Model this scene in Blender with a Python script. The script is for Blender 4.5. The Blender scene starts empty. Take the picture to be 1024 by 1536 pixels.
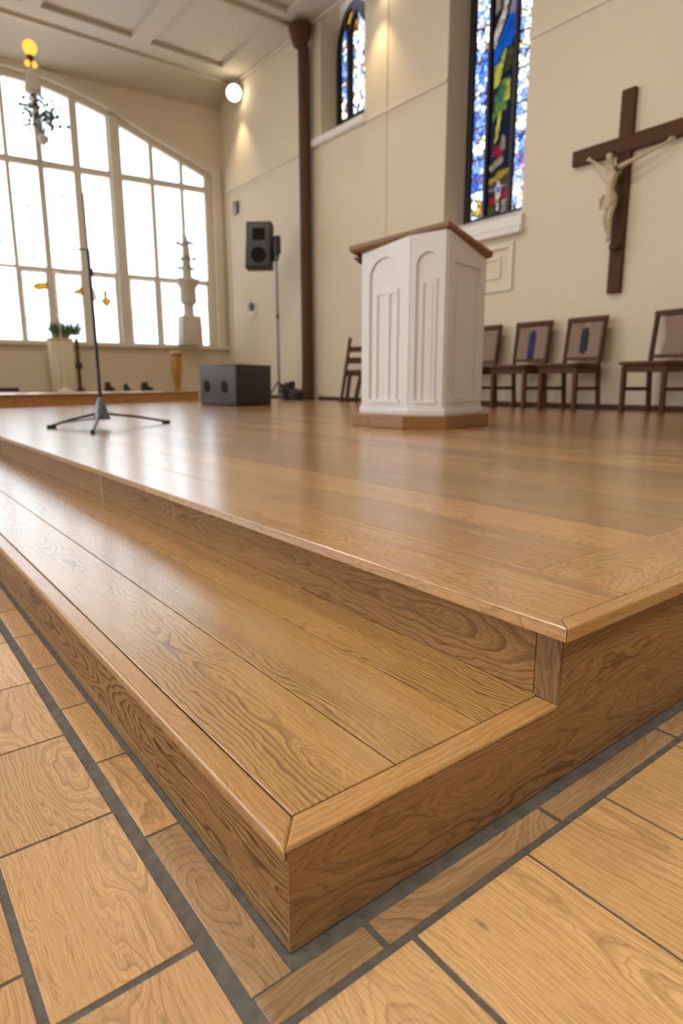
import bpy, bmesh, math, random
from mathutils import Vector, Matrix
random.seed(7)
RND = random.Random(11)
SC = bpy.context.scene
COL = SC.collection
PI = math.pi
P = 0.2182          # stage height
T = 0.1087          # step height
D = 0.395           # step depth

# ------------------------------------------------------------------ materials
class NT:
    def __init__(s, name):
        s.m = bpy.data.materials.new(name); s.m.use_nodes = True
        s.t = s.m.node_tree; s.t.nodes.clear()
        s.out = s.t.nodes.new('ShaderNodeOutputMaterial')
    def n(s, typ, **kw):
        nd = s.t.nodes.new(typ)
        for k, v in kw.items(): setattr(nd, k, v)
        return nd
    def l(s, a, b): s.t.links.new(a, b)
    def val(s, sock, v):
        if hasattr(v, 'is_linked') or isinstance(v, bpy.types.NodeSocket): s.l(v, sock)
        else: sock.default_value = v
    def math(s, op, a, b=None, c=None, clamp=False):
        nd = s.n('ShaderNodeMath', operation=op); nd.use_clamp = clamp
        s.val(nd.inputs[0], a)
        if b is not None: s.val(nd.inputs[1], b)
        if c is not None: s.val(nd.inputs[2], c)
        return nd.outputs[0]
    def comb(s, x, y, z):
        nd = s.n('ShaderNodeCombineXYZ')
        for i, v in enumerate((x, y, z)): s.val(nd.inputs[i], v)
        return nd.outputs[0]
    def noise(s, vec, scale=1.0, detail=2.0, rough=0.5, dist=0.0):
        nd = s.n('ShaderNodeTexNoise'); s.l(vec, nd.inputs['Vector'])
        nd.inputs['Scale'].default_value = scale; nd.inputs['Detail'].default_value = detail
        nd.inputs['Roughness'].default_value = rough; nd.inputs['Distortion'].default_value = dist
        return nd.outputs['Fac']
    def rng(s, v, a, b, c=0.0, d=1.0):
        nd = s.n('ShaderNodeMapRange'); s.val(nd.inputs[0], v)
        for i, q in enumerate((a, b, c, d)): nd.inputs[i+1].default_value = q
        return nd.outputs[0]
    def mix(s, f, a, b, typ='MIX'):
        nd = s.n('ShaderNodeMix', data_type='RGBA', blend_type=typ)
        s.val(nd.inputs[0], f)
        for sock, v in ((nd.inputs[6], a), (nd.inputs[7], b)):
            if isinstance(v, bpy.types.NodeSocket): s.l(v, sock)
            else: sock.default_value = (*v[:3], 1)
        return nd.outputs[2]
    def bsdf(s, color, rough=0.5, metal=0.0, spec=0.5, coat=0.0, coat_r=0.1):
        b = s.n('ShaderNodeBsdfPrincipled')
        if isinstance(color, bpy.types.NodeSocket): s.l(color, b.inputs['Base Color'])
        else: b.inputs['Base Color'].default_value = (*color, 1)
        s.val(b.inputs['Roughness'], rough)
        b.inputs['Metallic'].default_value = metal
        b.inputs['Specular IOR Level'].default_value = spec
        b.inputs['Coat Weight'].default_value = coat; b.inputs['Coat Roughness'].default_value = coat_r
        s.l(b.outputs[0], s.out.inputs[0]); return b
    def bump(s, b, h, strength, dist=0.001):
        nd = s.n('ShaderNodeBump'); nd.inputs['Strength'].default_value = strength
        nd.inputs['Distance'].default_value = dist
        s.l(h, nd.inputs['Height']); s.l(nd.outputs[0], b.inputs['Normal'])

def wood(name, light, mid, dark, ring=0.0065, fig=0.6, d0=0.02, dv=0.16, wav=0.06, mask=(0.42, 0.62),
         rough=(0.3, 0.45), blotch=0.35, knots=0.0, bump=0.25, fine=1.0, coat=0.0, stretch=1.0, spec=0.5, coat_r=0.2, streak=0.45):
    k = NT(name)
    a = k.n('ShaderNodeAttribute', attribute_name='wc')
    a2 = k.n('ShaderNodeAttribute', attribute_name='wd')
    s1 = k.n('ShaderNodeSeparateXYZ'); k.l(a.outputs['Vector'], s1.inputs[0])
    s2 = k.n('ShaderNodeSeparateXYZ'); k.l(a2.outputs['Vector'], s2.inputs[0])
    u, v, w = s1.outputs; sd, tone = s2.outputs[0], s2.outputs[1]
    us = k.math('ADD', u, sd)
    def dom(fu, fv):
        return k.comb(k.math('MULTIPLY', us, fu), k.math('MULTIPLY', v, fv), k.math('MULTIPLY', k.math('ADD', w, sd), fv))
    nA = k.noise(dom(4.0*stretch, 16.0), 1, 3, 0.55)
    nB = k.noise(dom(2.2*stretch, 2.0), 1, 2, 0.5)
    nF = k.noise(dom(30.0, 60.0), 1, 2, 0.5)
    v2 = k.math('MULTIPLY_ADD', k.math('SUBTRACT', nA, 0.5), wav, k.math('ADD', v, s2.outputs[2]))
    d = k.math('MULTIPLY_ADD', k.math('SUBTRACT', nB, 0.5), dv, k.math('ADD', w, d0))
    r = k.math('SQRT', k.math('ADD', k.math('MULTIPLY', v2, v2), k.math('MULTIPLY', d, d)))
    ph = k.math('MULTIPLY_ADD', nF, 0.28, k.math('DIVIDE', r, ring))
    fr = k.math('FRACT', ph)
    # a growth ring: slow darkening, quick return
    up = k.rng(fr, 0.25, 0.86, 0, 1); dn = k.rng(fr, 0.86, 1.0, 1, 0)
    rg = k.math('MULTIPLY', k.math('POWER', up, 2.2), dn)
    nM = k.noise(dom(1.6*stretch, 9.0), 1, 2, 0.5)
    msk = k.rng(nM, mask[0], mask[1], 0.18, 1.0)
    rg = k.math('MULTIPLY', rg, k.math('MULTIPLY', msk, fig))
    fr2 = k.math('FRACT', k.math('MULTIPLY_ADD', ph, 2.63, k.math('MULTIPLY', nF, 0.8)))
    rg2 = k.math('POWER', k.rng(fr2, 0.3, 0.95, 0, 1), 3.0)
    nfib = k.noise(dom(11.0*fine, 560.0*fine), 1, 3, 0.65)
    npor = k.noise(dom(45.0*fine, 1300.0*fine), 1, 1, 0.5)
    nbl = k.noise(dom(3.0, 16.0), 1, 3, 0.6)
    base = k.mix(k.rng(nbl, 0.3, 0.72), light, mid)
    base = k.mix(blotch, light, base) if blotch < 1 else base
    c = k.mix(k.rng(nfib, 0.42, 0.72, 0, 0.85), base, mid)
    c = k.mix(k.rng(npor, 0.58, 0.72, 0, 0.55), c, dark)
    c = k.mix(k.math('MULTIPLY', rg2, 0.38), c, dark)
    c = k.mix(rg, c, dark)
    nst = k.noise(dom(1.3, 34.0), 1, 3, 0.65)
    c = k.mix(k.rng(nst, 0.54, 0.78, 0, streak), c, [0.5*(p+q) for p, q in zip(mid, dark)])
    if knots > 0:
        vo = k.n('ShaderNodeTexVoronoi'); k.l(dom(7.0, 20.0), vo.inputs['Vector']); vo.inputs['Scale'].default_value = 1
        kd = k.rng(k.math('MULTIPLY_ADD', nF, 0.06, vo.outputs['Distance']), 0.035, 0.11, knots, 0.0)
        sel = k.math('GREATER_THAN', k.noise(dom(2.6, 5.0), 1, 0), 0.5)
        c = k.mix(k.math('MULTIPLY', kd, sel), c, [x*0.55 for x in dark])
    tn = k.comb(tone, tone, tone)
    c = k.mix(1.0, c, tn, 'MULTIPLY')
    rr = k.rng(nfib, 0.3, 0.8, rough[0], rough[1])
    b = k.bsdf(c, rr, 0, spec, coat, coat_r)
    h = k.math('MULTIPLY_ADD', rg, -0.8, k.math('ADD', k.math('MULTIPLY', nfib, 0.6), k.math('MULTIPLY', npor, 0.4)))
    k.bump(b, h, bump, 0.0006)
    return k.m

def plain(name, col, rough=0.5, metal=0.0, var=0.06, scale=6.0, spec=0.5, bump=0.0, bscale=80.0, coat=0.0):
    k = NT(name)
    tc = k.n('ShaderNodeTexCoord')
    n = k.noise(tc.outputs['Object'], scale, 3)
    c = k.mix(k.rng(n, 0.3, 0.7), [x*(1-var) for x in col], [min(1, x*(1+var)) for x in col])
    b = k.bsdf(c, rough, metal, spec, coat)
    if bump: k.bump(b, k.noise(tc.outputs['Object'], bscale, 3), bump, 0.002)
    return k.m

def emit(name, col, st):
    k = NT(name); e = k.n('ShaderNodeEmission'); e.inputs[0].default_value = (*col, 1); e.inputs[1].default_value = st
    k.l(e.outputs[0], k.out.inputs[0]); return k.m

def glass_clear(name):
    k = NT(name)
    tc = k.n('ShaderNodeTexCoord')
    n = k.noise(tc.outputs['Object'], 9, 3)
    c = k.mix(k.rng(n, 0.35, 0.7), (0.97, 0.97, 0.95), (0.86, 0.87, 0.86))
    t = k.n('ShaderNodeBsdfTransparent'); k.l(c, t.inputs[0])
    g = k.n('ShaderNodeBsdfGlossy'); g.inputs['Roughness'].default_value = 0.15
    m = k.n('ShaderNodeMixShader'); m.inputs[0].default_value = 0.04
    k.l(t.outputs[0], m.inputs[1]); k.l(g.outputs[0], m.inputs[2]); k.l(m.outputs[0], k.out.inputs[0])
    return k.m

def stained(name, palette, cell=(22, 30), lead=0.05, seed=0.0, bright=1.0):
    """small coloured quarries between dark leads; object coords: y across, z up"""
    k = NT(name)
    tc = k.n('ShaderNodeTexCoord')
    mp = k.n('ShaderNodeMapping'); k.l(tc.outputs['Object'], mp.inputs[0])
    mp.inputs['Scale'].default_value = (0.0, cell[0], cell[1]); mp.inputs['Location'].default_value = (seed, seed*1.7, seed*0.3)
    vo = k.n('ShaderNodeTexVoronoi'); k.l(mp.outputs[0], vo.inputs['Vector']); vo.inputs['Scale'].default_value = 1
    ve = k.n('ShaderNodeTexVoronoi', feature='DISTANCE_TO_EDGE'); k.l(mp.outputs[0], ve.inputs['Vector']); ve.inputs['Scale'].default_value = 1
    sp = k.n('ShaderNodeSeparateColor'); k.l(vo.outputs['Color'], sp.inputs[0])
    cr = k.n('ShaderNodeValToRGB'); cr.color_ramp.interpolation = 'CONSTANT'
    e = cr.color_ramp.elements
    n = len(palette)
    for i, c in enumerate(palette):
        el = e[i] if i < 2 else e.new(i/n)
        el.position = i/n; el.color = (c[0]*bright, c[1]*bright, c[2]*bright, 1)
    k.l(sp.outputs[0], cr.inputs[0])
    ld = k.math('LESS_THAN', ve.outputs[0], lead)
    c = k.mix(ld, cr.outputs[0], (0.01, 0.01, 0.015))
    g = k.n('ShaderNodeGamma'); g.inputs[1].default_value = 0.5; k.l(c, g.inputs[0])
    t = k.n('ShaderNodeBsdfTransparent'); k.l(g.outputs[0], t.inputs[0]); k.l(t.outputs[0], k.out.inputs[0])
    return k.m

def tglass(name, col):
    k = NT(name)
    tc = k.n('ShaderNodeTexCoord'); n = k.noise(tc.outputs['Object'], 14, 3)
    c = k.mix(k.rng(n, 0.35, 0.65), [x*0.55 for x in col], col)
    g = k.n('ShaderNodeGamma'); g.inputs[1].default_value = 0.5; k.l(c, g.inputs[0])
    t = k.n('ShaderNodeBsdfTransparent'); k.l(g.outputs[0], t.inputs[0]); k.l(t.outputs[0], k.out.inputs[0])
    return k.m

OAK = dict(light=(0.48, 0.278, 0.092), mid=(0.285, 0.15, 0.046), dark=(0.075, 0.032, 0.011))
M = {}
M['tread'] = wood('oak_tread', **OAK, ring=0.0062, fig=0.85, mask=(0.40, 0.55), rough=(0.22, 0.34), coat=0.6)
M['front'] = wood('oak_riser', (0.38, 0.205, 0.072), (0.24, 0.118, 0.042), (0.055, 0.025, 0.010), ring=0.007, fig=1.0, dv=0.24, wav=0.09,
                  mask=(0.30, 0.42), rough=(0.5, 0.6), spec=0.2)
M['front2'] = wood('oak_stage_riser', (0.38, 0.205, 0.072), (0.25, 0.122, 0.044), (0.07, 0.032, 0.013), ring=0.0085, fig=0.62, dv=0.22, wav=0.07,
                  mask=(0.36, 0.52), rough=(0.5, 0.6), spec=0.2)
M['side'] = wood('oak_side_panel', (0.34, 0.185, 0.078), (0.215, 0.11, 0.045), (0.065, 0.032, 0.014), ring=0.010, fig=0.7, dv=0.22, wav=0.12,
                 mask=(0.46, 0.62), rough=(0.45, 0.6), stretch=0.9, spec=0.25)
M['nose'] = wood('oak_nosing', (0.46, 0.255, 0.088), (0.32, 0.162, 0.052), (0.12, 0.055, 0.02), ring=0.008, fig=0.35, rough=(0.22, 0.34), coat=0.25, bump=0.15)
M['deck'] = wood('oak_deck', (0.53, 0.295, 0.105), (0.33, 0.162, 0.054), (0.10, 0.048, 0.019), ring=0.02, fig=0.2, streak=0.75, dv=0.3, blotch=0.8,
                 rough=(0.2, 0.3), fine=0.8, knots=0.5, coat=0.8, coat_r=0.24, spec=0.3, bump=0.12)
M['tile'] = wood('wood_look_tile', (0.62, 0.39, 0.175), (0.46, 0.265, 0.105), (0.14, 0.07, 0.03), ring=0.0075, fig=0.38, wav=0.035, mask=(0.42, 0.62),
                 rough=(0.34, 0.46), knots=0.75, bump=0.18, coat=0.1)
M['tile_l'] = wood('wood_look_tile_figured', (0.55, 0.33, 0.15), (0.43, 0.24, 0.10), (0.15, 0.075, 0.033), ring=0.0065, fig=0.5, mask=(0.36, 0.55),
                   wav=0.08, rough=(0.32, 0.44), bump=0.18)
M['band'] = wood('wood_look_tile_band', (0.42, 0.27, 0.14), (0.27, 0.165, 0.085), (0.08, 0.045, 0.025), ring=0.009, fig=0.5, rough=(0.4, 0.55), blotch=0.9)
M['darkwood'] = wood('dark_stained_wood', (0.13, 0.058, 0.024), (0.085, 0.037, 0.015), (0.025, 0.012, 0.006), ring=0.02, fig=0.4, rough=(0.45, 0.6), fine=0.5, spec=0.2)
M['crosswood'] = wood('walnut_cross_wood', (0.105, 0.044, 0.015), (0.07, 0.028, 0.010), (0.04, 0.018, 0.008), ring=0.02, fig=0.3, rough=(0.5, 0.6), fine=0.5, spec=0.15)
M['chairwood'] = wood('brown_chair_wood', (0.13, 0.055, 0.022), (0.085, 0.036, 0.014), (0.03, 0.014, 0.006), ring=0.02, fig=0.3, rough=(0.45, 0.6), spec=0.15, fine=0.5)
M['panelwood'] = wood('tan_back_panel', (0.27, 0.15, 0.075), (0.19, 0.10, 0.05), (0.11, 0.06, 0.03), ring=0.03, fig=0.4, rough=(0.4, 0.5), fine=0.5)
M['lectern_wood'] = wood('honey_wood', (0.34, 0.16, 0.045), (0.24, 0.105, 0.028), (0.10, 0.045, 0.016), ring=0.02, fig=0.3, rough=(0.3, 0.42), fine=0.5)
M['grout'] = plain('dark_grout', (0.088, 0.08, 0.072), 0.75, var=0.25, scale=60, bump=0.3, bscale=400)
M['wall'] = plain('cream_plaster', (0.70, 0.61, 0.475), 0.85, var=0.02, scale=0.8)
M['ceil'] = plain('ceiling_paint', (0.60, 0.545, 0.455), 0.85, var=0.02, scale=0.8)
M['trim'] = plain('cream_trim_paint', (0.70, 0.63, 0.52), 0.5, var=0.02, scale=2)
M['white'] = plain('white_paint', (0.78, 0.755, 0.73), 0.42, var=0.015, scale=3)
M['winframe'] = plain('window_frame_paint', (0.72, 0.66, 0.57), 0.5, var=0.02, scale=3)
M['black'] = plain('black_metal', (0.02, 0.021, 0.023), 0.4, var=0.1)
M['steel'] = plain('grey_metal', (0.16, 0.18, 0.20), 0.3, 0.7, var=0.1)
M['cab'] = plain('black_cabinet', (0.022, 0.022, 0.024), 0.55, var=0.2, scale=40, bump=0.2, bscale=300)
M['cabface'] = plain('charcoal_baffle', (0.075, 0.078, 0.085), 0.5, var=0.1, scale=20)
M['grille'] = plain('speaker_grille', (0.028, 0.028, 0.03), 0.6, var=0.5, scale=220)
M['hole'] = plain('port_black', (0.004, 0.004, 0.004), 0.9)
M['lead'] = plain('dark_lead', (0.012, 0.014, 0.022), 0.5)
M['ivory'] = plain('ivory_resin', (0.52, 0.41, 0.28), 0.5, var=0.12, scale=20)
M['gold'] = plain('gilded_wood', (0.46, 0.25, 0.06), 0.4, 0.1, var=0.3, scale=22)
M['leaf'] = plain('green_leaf', (0.11, 0.19, 0.07), 0.5, var=0.4, scale=30)
M['grayleaf'] = plain('grey_green_leaf', (0.05, 0.075, 0.06), 0.5, var=0.4, scale=30)
M['plaster'] = plain('pale_stone', (0.60, 0.56, 0.48), 0.7, var=0.05)
M['blue'] = plain('blue_fabric', (0.012, 0.022, 0.11), 0.8, var=0.2, scale=30)
M['navy'] = plain('dark_teal_fabric', (0.012, 0.022, 0.035), 0.8, var=0.2, scale=30)
M['cable'] = plain('dark_cable', (0.03, 0.03, 0.032), 0.5)
M['brass'] = plain('aluminium_strip', (0.55, 0.47, 0.38), 0.35, 0.8, var=0.1)
M['glass'] = glass_clear('obscured_clear_glass')
M['bulb_o'] = emit('amber_bulb', (1.0, 0.45, 0.06), 1.9)
M['bulb_w'] = emit('warm_lamp', (1.0, 0.86, 0.62), 9)
M['orange'] = tglass('amber_glass', (0.30, 0.14, 0.012))
M['peach'] = tglass('peach_glass', (0.30, 0.215, 0.155))
W_, B1, B2, B3 = (0.42, 0.46, 0.55), (0.015, 0.05, 0.22), (0.05, 0.12, 0.36), (0.14, 0.22, 0.45)
Y_, O_, R_, G_, V_, K_ = (0.3, 0.2, 0.04), (0.3, 0.13, 0.04), (0.15, 0.015, 0.02), (0.05, 0.11, 0.03), (0.13, 0.09, 0.24), (0.02, 0.02, 0.03)
M['sg_w'] = stained('stained_glass_pale', [W_, (0.95, 0.9, 0.8), W_, B3, (0.8, 0.55, 0.4), W_, (0.9, 0.7, 0.35)], (20, 14), 0.05, 1.3)
M['sg_b'] = stained('stained_glass_blue', [B1, W_, B2, B3, B2, V_, B3, B3], (20, 14), 0.05, 4.1, 1.0)
M['sg_y'] = stained('stained_glass_yellow', [Y_, W_, G_, (0.9, 0.85, 0.5), W_, O_], (16, 9), 0.06, 7.7, 1.0)
M['sg_o'] = stained('stained_glass_mixed', [W_, (0.95, 0.8, 0.55), B3, W_, O_, (0.9, 0.8, 0.6), B2], (16, 12), 0.05, 2.2)
M['sg_v'] = stained('stained_glass_violet', [V_, (0.65, 0.2, 0.5), B3, V_], (20, 14), 0.05, 9.2)
M['sg_d'] = stained('stained_glass_dark', [(0.010, 0.009, 0.018), (0.007, 0.007, 0.013), (0.012, 0.009, 0.011), (0.006, 0.01, 0.01), (0.01, 0.008, 0.02)], (14, 10), 0.06, 5.5)
for nm, c in dict(g_blue=(0.02, 0.14, 0.55), g_green=(0.16, 0.26, 0.06), g_yellow=(0.62, 0.55, 0.08), g_red=(0.34, 0.03, 0.05),
                  g_tan=(0.42, 0.30, 0.20), g_pale=(0.75, 0.62, 0.5), g_gold=(0.45, 0.30, 0.04), g_olive=(0.10, 0.10, 0.03),
                  g_lilac=(0.35, 0.28, 0.40), g_brown=(0.13, 0.08, 0.05), g_teal=(0.06, 0.2, 0.14)).items():
    M[nm] = tglass('stained_' + nm[2:], [x*0.38 for x in c])

# ------------------------------------------------------------------ mesh builder
def frame_of(d):
    d = Vector(d).normalized()
    a = Vector((0, 0, 1)) if abs(d.z) < 0.9 else Vector((1, 0, 0))
    x = d.cross(a).normalized(); return x, d.cross(x).normalized(), d

class MB:
    def __init__(s): s.v = []; s.f = []; s.mi = []; s.wc = []; s.wd = []; s.mats = []
    def _m(s, mat):
        if mat not in s.mats: s.mats.append(mat)
        return s.mats.index(mat)
    def add(s, verts, faces, mat, axes='xyz', org=None, seed=None, tone=1.0, v0=0.0):
        """axes: which world axes are grain / across / thickness"""
        b = len(s.v); i = s._m(mat)
        if seed is None: seed = RND.uniform(0, 50)
        ix = ['xyz'.index(c) for c in axes]
        if org is None:
            org = [sum(q[j] for q in verts)/len(verts) for j in range(3)]
        for q in verts:
            s.v.append(tuple(q)); s.wc.append(tuple(q[j]-org[j] for j in ix)); s.wd.append((seed, tone, v0))
        for f in faces: s.f.append([b+j for j in f]); s.mi.append(i)
    def box(s, lo, hi, mat, bev=0.0, seg=2, tr=None, **kw):
        bm = bmesh.new(); bmesh.ops.create_cube(bm, size=1)
        for q in bm.verts:
            q.co = Vector([lo[j] + (q.co[j]+0.5)*(hi[j]-lo[j]) for j in range(3)])
        if bev: bmesh.ops.bevel(bm, geom=bm.edges[:], offset=bev, segments=seg, profile=0.5, affect='EDGES')
        vs = [q.co.copy() for q in bm.verts]; fs = [[q.index for q in f.verts] for f in bm.faces]; bm.free()
        if tr: vs = [tr(q) for q in vs]
        s.add(vs, fs, mat, **kw); return s
    def prism(s, poly, z0, z1, mat, bev=0.0, f3=None, seg=2, **kw):
        """poly in xy extruded z0..z1, f3 maps (x,y,z)"""
        n = len(poly); bm = bmesh.new()
        a = [bm.verts.new((x, y, z0)) for x, y in poly]; b = [bm.verts.new((x, y, z1)) for x, y in poly]
        bm.faces.new(a[::-1]); bm.faces.new(b)
        for i in range(n): bm.faces.new((a[i], a[(i+1) % n], b[(i+1) % n], b[i]))
        bmesh.ops.recalc_face_normals(bm, faces=bm.faces[:])
        if bev: bmesh.ops.bevel(bm, geom=bm.edges[:], offset=bev, segments=seg, profile=0.5, affect='EDGES')
        bm.verts.index_update()
        vs = [q.co.copy() for q in bm.verts]; fs = [[q.index for q in f.verts] for f in bm.faces]; bm.free()
        if f3: vs = [Vector(f3(*q)) for q in vs]
        s.add(vs, fs, mat, **kw); return s
    def cyl(s, p0, p1, r0, r1=None, mat=None, n=20, **kw):
        return s.tube([p0, p1], [r0, r0 if r1 is None else r1], mat, n, **kw)
    def tube(s, pts, rad, mat, n=12, **kw):
        pts = [Vector(q) for q in pts]
        if not isinstance(rad, (list, tuple)): rad = [rad]*len(pts)
        vs = []; fs = []; x = None
        for i, q in enumerate(pts):
            d = (pts[min(i+1, len(pts)-1)] - pts[max(i-1, 0)]).normalized()
            if x is None: x, y, _ = frame_of(d)
            else:
                x = (x - d*x.dot(d)).normalized(); y = d.cross(x)
            for j in range(n):
                a = 2*PI*j/n; vs.append(q + x*math.cos(a)*rad[i] + y*math.sin(a)*rad[i])
        for i in range(len(pts)-1):
            for j in range(n):
                k = (j+1) % n; fs.append((i*n+j, i*n+k, (i+1)*n+k, (i+1)*n+j))
        fs.append(tuple(range(n))[::-1]); fs.append(tuple((len(pts)-1)*n+j for j in range(n)))
        s.add(vs, fs, mat, **kw); return s
    def lathe(s, prof, c, mat, n=24, axis=(0, 0, 1), **kw):
        """prof: (r, h) list along axis from c"""
        x, y, d = frame_of(axis); c = Vector(c); vs = []; fs = []
        for r, h in prof:
            r = max(r, 1e-5)
            for j in range(n):
                a = 2*PI*j/n; vs.append(c + d*h + x*math.cos(a)*r + y*math.sin(a)*r)
        for i in range(len(prof)-1):
            for j in range(n):
                k = (j+1) % n; fs.append((i*n+j, i*n+k, (i+1)*n+k, (i+1)*n+j))
        fs.append(tuple(range(n))[::-1]); fs.append(tuple((len(prof)-1)*n+j for j in range(n)))
        s.add(vs, fs, mat, **kw); return s
    def ball(s, c, r, mat, n=20, sq=(1, 1, 1), **kw):
        pr = [(r*math.sin(PI*i/10), -r*math.cos(PI*i/10)) for i in range(11)]
        b = len(s.v); s.lathe(pr, (0, 0, 0), mat, n, **kw)
        for i in range(b, len(s.v)):
            q = s.v[i]; s.v[i] = (c[0]+q[0]*sq[0], c[1]+q[1]*sq[1], c[2]+q[2]*sq[2])
        return s
    def plate(s, outer, holes, z0, z1, mat, f3, **kw):
        """flat sheet with holes, from 2-D loops, thickness z0..z1, mapped by f3(x,y,z)"""
        cu = bpy.data.curves.new('tmp', 'CURVE'); cu.dimensions = '2D'; cu.fill_mode = 'BOTH'
        cu.extrude = (z1-z0)/2
        for lp in [outer]+holes:
            sp = cu.splines.new('POLY'); sp.points.add(len(lp)-1)
            for i, (x, y) in enumerate(lp): sp.points[i].co = (x, y, 0, 1)
            sp.use_cyclic_u = True
        o = bpy.data.objects.new('tmp', cu); COL.objects.link(o)
        me = bpy.data.meshes.new_from_object(o.evaluated_get(bpy.context.evaluated_depsgraph_get()))
        vs = [Vector(f3(q.co.x, q.co.y, q.co.z + (z0+z1)/2)) for q in me.vertices]
        fs = [list(p.vertices) for p in me.polygons]
        bpy.data.objects.remove(o); bpy.data.curves.remove(cu); bpy.data.meshes.remove(me)
        s.add(vs, fs, mat, **kw); return s
    def leaf(s, c, d, ln, wd, mat, nrm=None):
        c = Vector(c); d = Vector(d).normalized(); sd = d.cross(Vector(nrm) if nrm else Vector((RND.uniform(-1, 1), RND.uniform(-1, 1), RND.uniform(-1, 1)))).normalized()
        up = sd.cross(d)*ln*0.12; t = sd.cross(d)*0.0006
        top = [c, c+d*ln*.35+sd*wd+up, c+d*ln, c+d*ln*.35-sd*wd+up]
        s.add([q+t for q in top]+[q-t for q in top], [(0, 1, 2, 3), (7, 6, 5, 4), (0, 4, 5, 1), (1, 5, 6, 2), (2, 6, 7, 3), (3, 7, 4, 0)], mat); return s
    def build(s, name, parent=None, smooth=None, local=False, fixn=True):
        base = Vector((0, 0, 0))
        if parent is not None and not local:
            q = parent
            while q is not None: base += Vector(q.location); q = q.parent
        me = bpy.data.meshes.new(name)
        me.from_pydata([tuple(Vector(q)-base) for q in s.v], [], s.f)
        if fixn:
            bm = bmesh.new(); bm.from_mesh(me); bmesh.ops.recalc_face_normals(bm, faces=bm.faces[:]); bm.to_mesh(me); bm.free()
        for m in s.mats: me.materials.append(m)
        me.polygons.foreach_set('material_index', s.mi)
        a = me.attributes.new('wc', 'FLOAT_VECTOR', 'POINT'); a.data.foreach_set('vector', [c for q in s.wc for c in q])
        a = me.attributes.new('wd', 'FLOAT_VECTOR', 'POINT'); a.data.foreach_set('vector', [c for q in s.wd for c in q])
        if smooth:
            me.shade_smooth(); me.set_sharp_from_angle(angle=math.radians(smooth))
        me.update()
        o = bpy.data.objects.new(name, me); COL.objects.link(o)
        if parent is not None: o.parent = parent
        return o

def empty(name, loc, rz=0):
    o = bpy.data.objects.new(name, None); o.empty_display_size = 0.1; COL.objects.link(o)
    o.location = loc; o.rotation_euler = (0, 0, rz); return o
def tag(o, label, cat, group=None):
    o['label'] = label; o['category'] = cat
    if group: o['group'] = group
    return o
def struct(o, label=None):
    o['kind'] = 'structure'
    if label: o['label'] = label
    return o
def lab(o, t): o['label'] = t; return o
def copy_tree(o, parent=None):
    c = o.copy(); COL.objects.link(c); c.parent = parent
    for ch in list(o.children): copy_tree(ch, c)
    return c
def arc(cx, cy, r, a0, a1, n=12, ry=None):
    ry = ry or r
    return [(cx+r*math.cos(math.radians(a0+(a1-a0)*i/n)), cy+ry*math.sin(math.radians(a0+(a1-a0)*i/n))) for i in range(n+1)]
def rect(x0, y0, x1, y1): return [(x0, y0), (x1, y0), (x1, y1), (x0, y1)]

# ------------------------------------------------------------------ tiled floor
fl = MB()
fl.box((-6, -6, -0.05), (0.6, 13, -0.0013), M['grout'])
fl.box((0.6, -6, -0.05), (9, 0.3, -0.0013), M['grout'])
def ftile(x0, x1, y0, y1, mat, axes, tone=1.0, v0=None):
    fl.box((x0, y0, -0.02), (x1, y1, 0.0), mat, bev=0.0004, seg=1, axes=axes, tone=tone, v0=RND.uniform(-0.05, 0.05) if v0 is None else v0)
# strip beside the step, running away to the left
ys = [-0.0155, 0.2215]
while ys[-1] < 9: ys.append(ys[-1] + 0.1775)
for i in range(len(ys)-1):
    ftile(-0.0465, -0.0075, ys[i]+(0.0 if i == 0 else 0.0022), ys[i+1]-0.0022, M['band'] if i == 0 else M['tile_l'], 'yxz', RND.uniform(0.82, 1.0))
# broad tiles on the left, rows
cols = [(-0.0625, -0.1835), (-0.192, -0.313), (-0.3215, -0.443)]
x = -0.4515
while x > -5: cols.append((x, x-0.1215)); x -= 0.13
joints = [0.0575, 0.287, 0.4985, 0.705]
while joints[-1] < 9: joints.append(joints[-1]+0.212)
lo = [-0.1545]
while lo[-1] > -5: lo.append(lo[-1]-0.212)
alljo = lo[::-1]+joints
for ci, (xa, xb) in enumerate(cols):
    if xa < -1.6: sh = 0
    sh = 0.0 if ci % 2 == 0 else 0.066
    for j in range(len(alljo)-1):
        a, b = alljo[j]+sh, alljo[j+1]+sh
        if b > 6 and xa < -1.5: continue
        gw = 0.0038 if abs(a-0.0575) < 0.001 else 0.002
        gw2 = 0.0038 if abs(b-0.0575) < 0.001 else 0.002
        ftile(xb, xa, a+gw, b-gw2, M['tile_l'] if RND.random() < 0.8 else M['tile'], 'yxz', RND.uniform(0.88, 1.06))
# narrow band along the side of the stage
bx = [-0.0455, 0.0742, 0.343, 0.629]
while bx[-1] < 8: bx.append(bx[-1]+0.278)
for i in range(len(bx)-1):
    ftile(bx[i]+(0.0 if i == 0 else 0.0035), bx[i+1]-0.0035, -0.0478, -0.0175, M['band'], 'xyz', [0.85, 1.1, 1.05, 1.15][i] if i < 4 else RND.uniform(0.9, 1.15))
# broad planks on the right
px_ = [-0.0545, 0.1005, 0.2695, 0.424, 0.607]
while px_[-1] < 8: px_.append(px_[-1]+0.168)
for i in range(len(px_)-1):
    g0 = 0.0034 if i == 1 else 0.0018; g1 = 0.0034 if i == 0 else 0.0018
    y = -0.0565; first = 0.42 + 0.13*((i*7) % 3)
    while y > -3.5:
        ftile(px_[i]+g0, px_[i+1]-g1, y-first, y, M['tile'], 'yxz', RND.uniform(0.95, 1.08)); y -= first+0.005; first = 0.55
f = fl.build('floor'); struct(f, 'wood-look tiled floor with dark grey grout')

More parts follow.
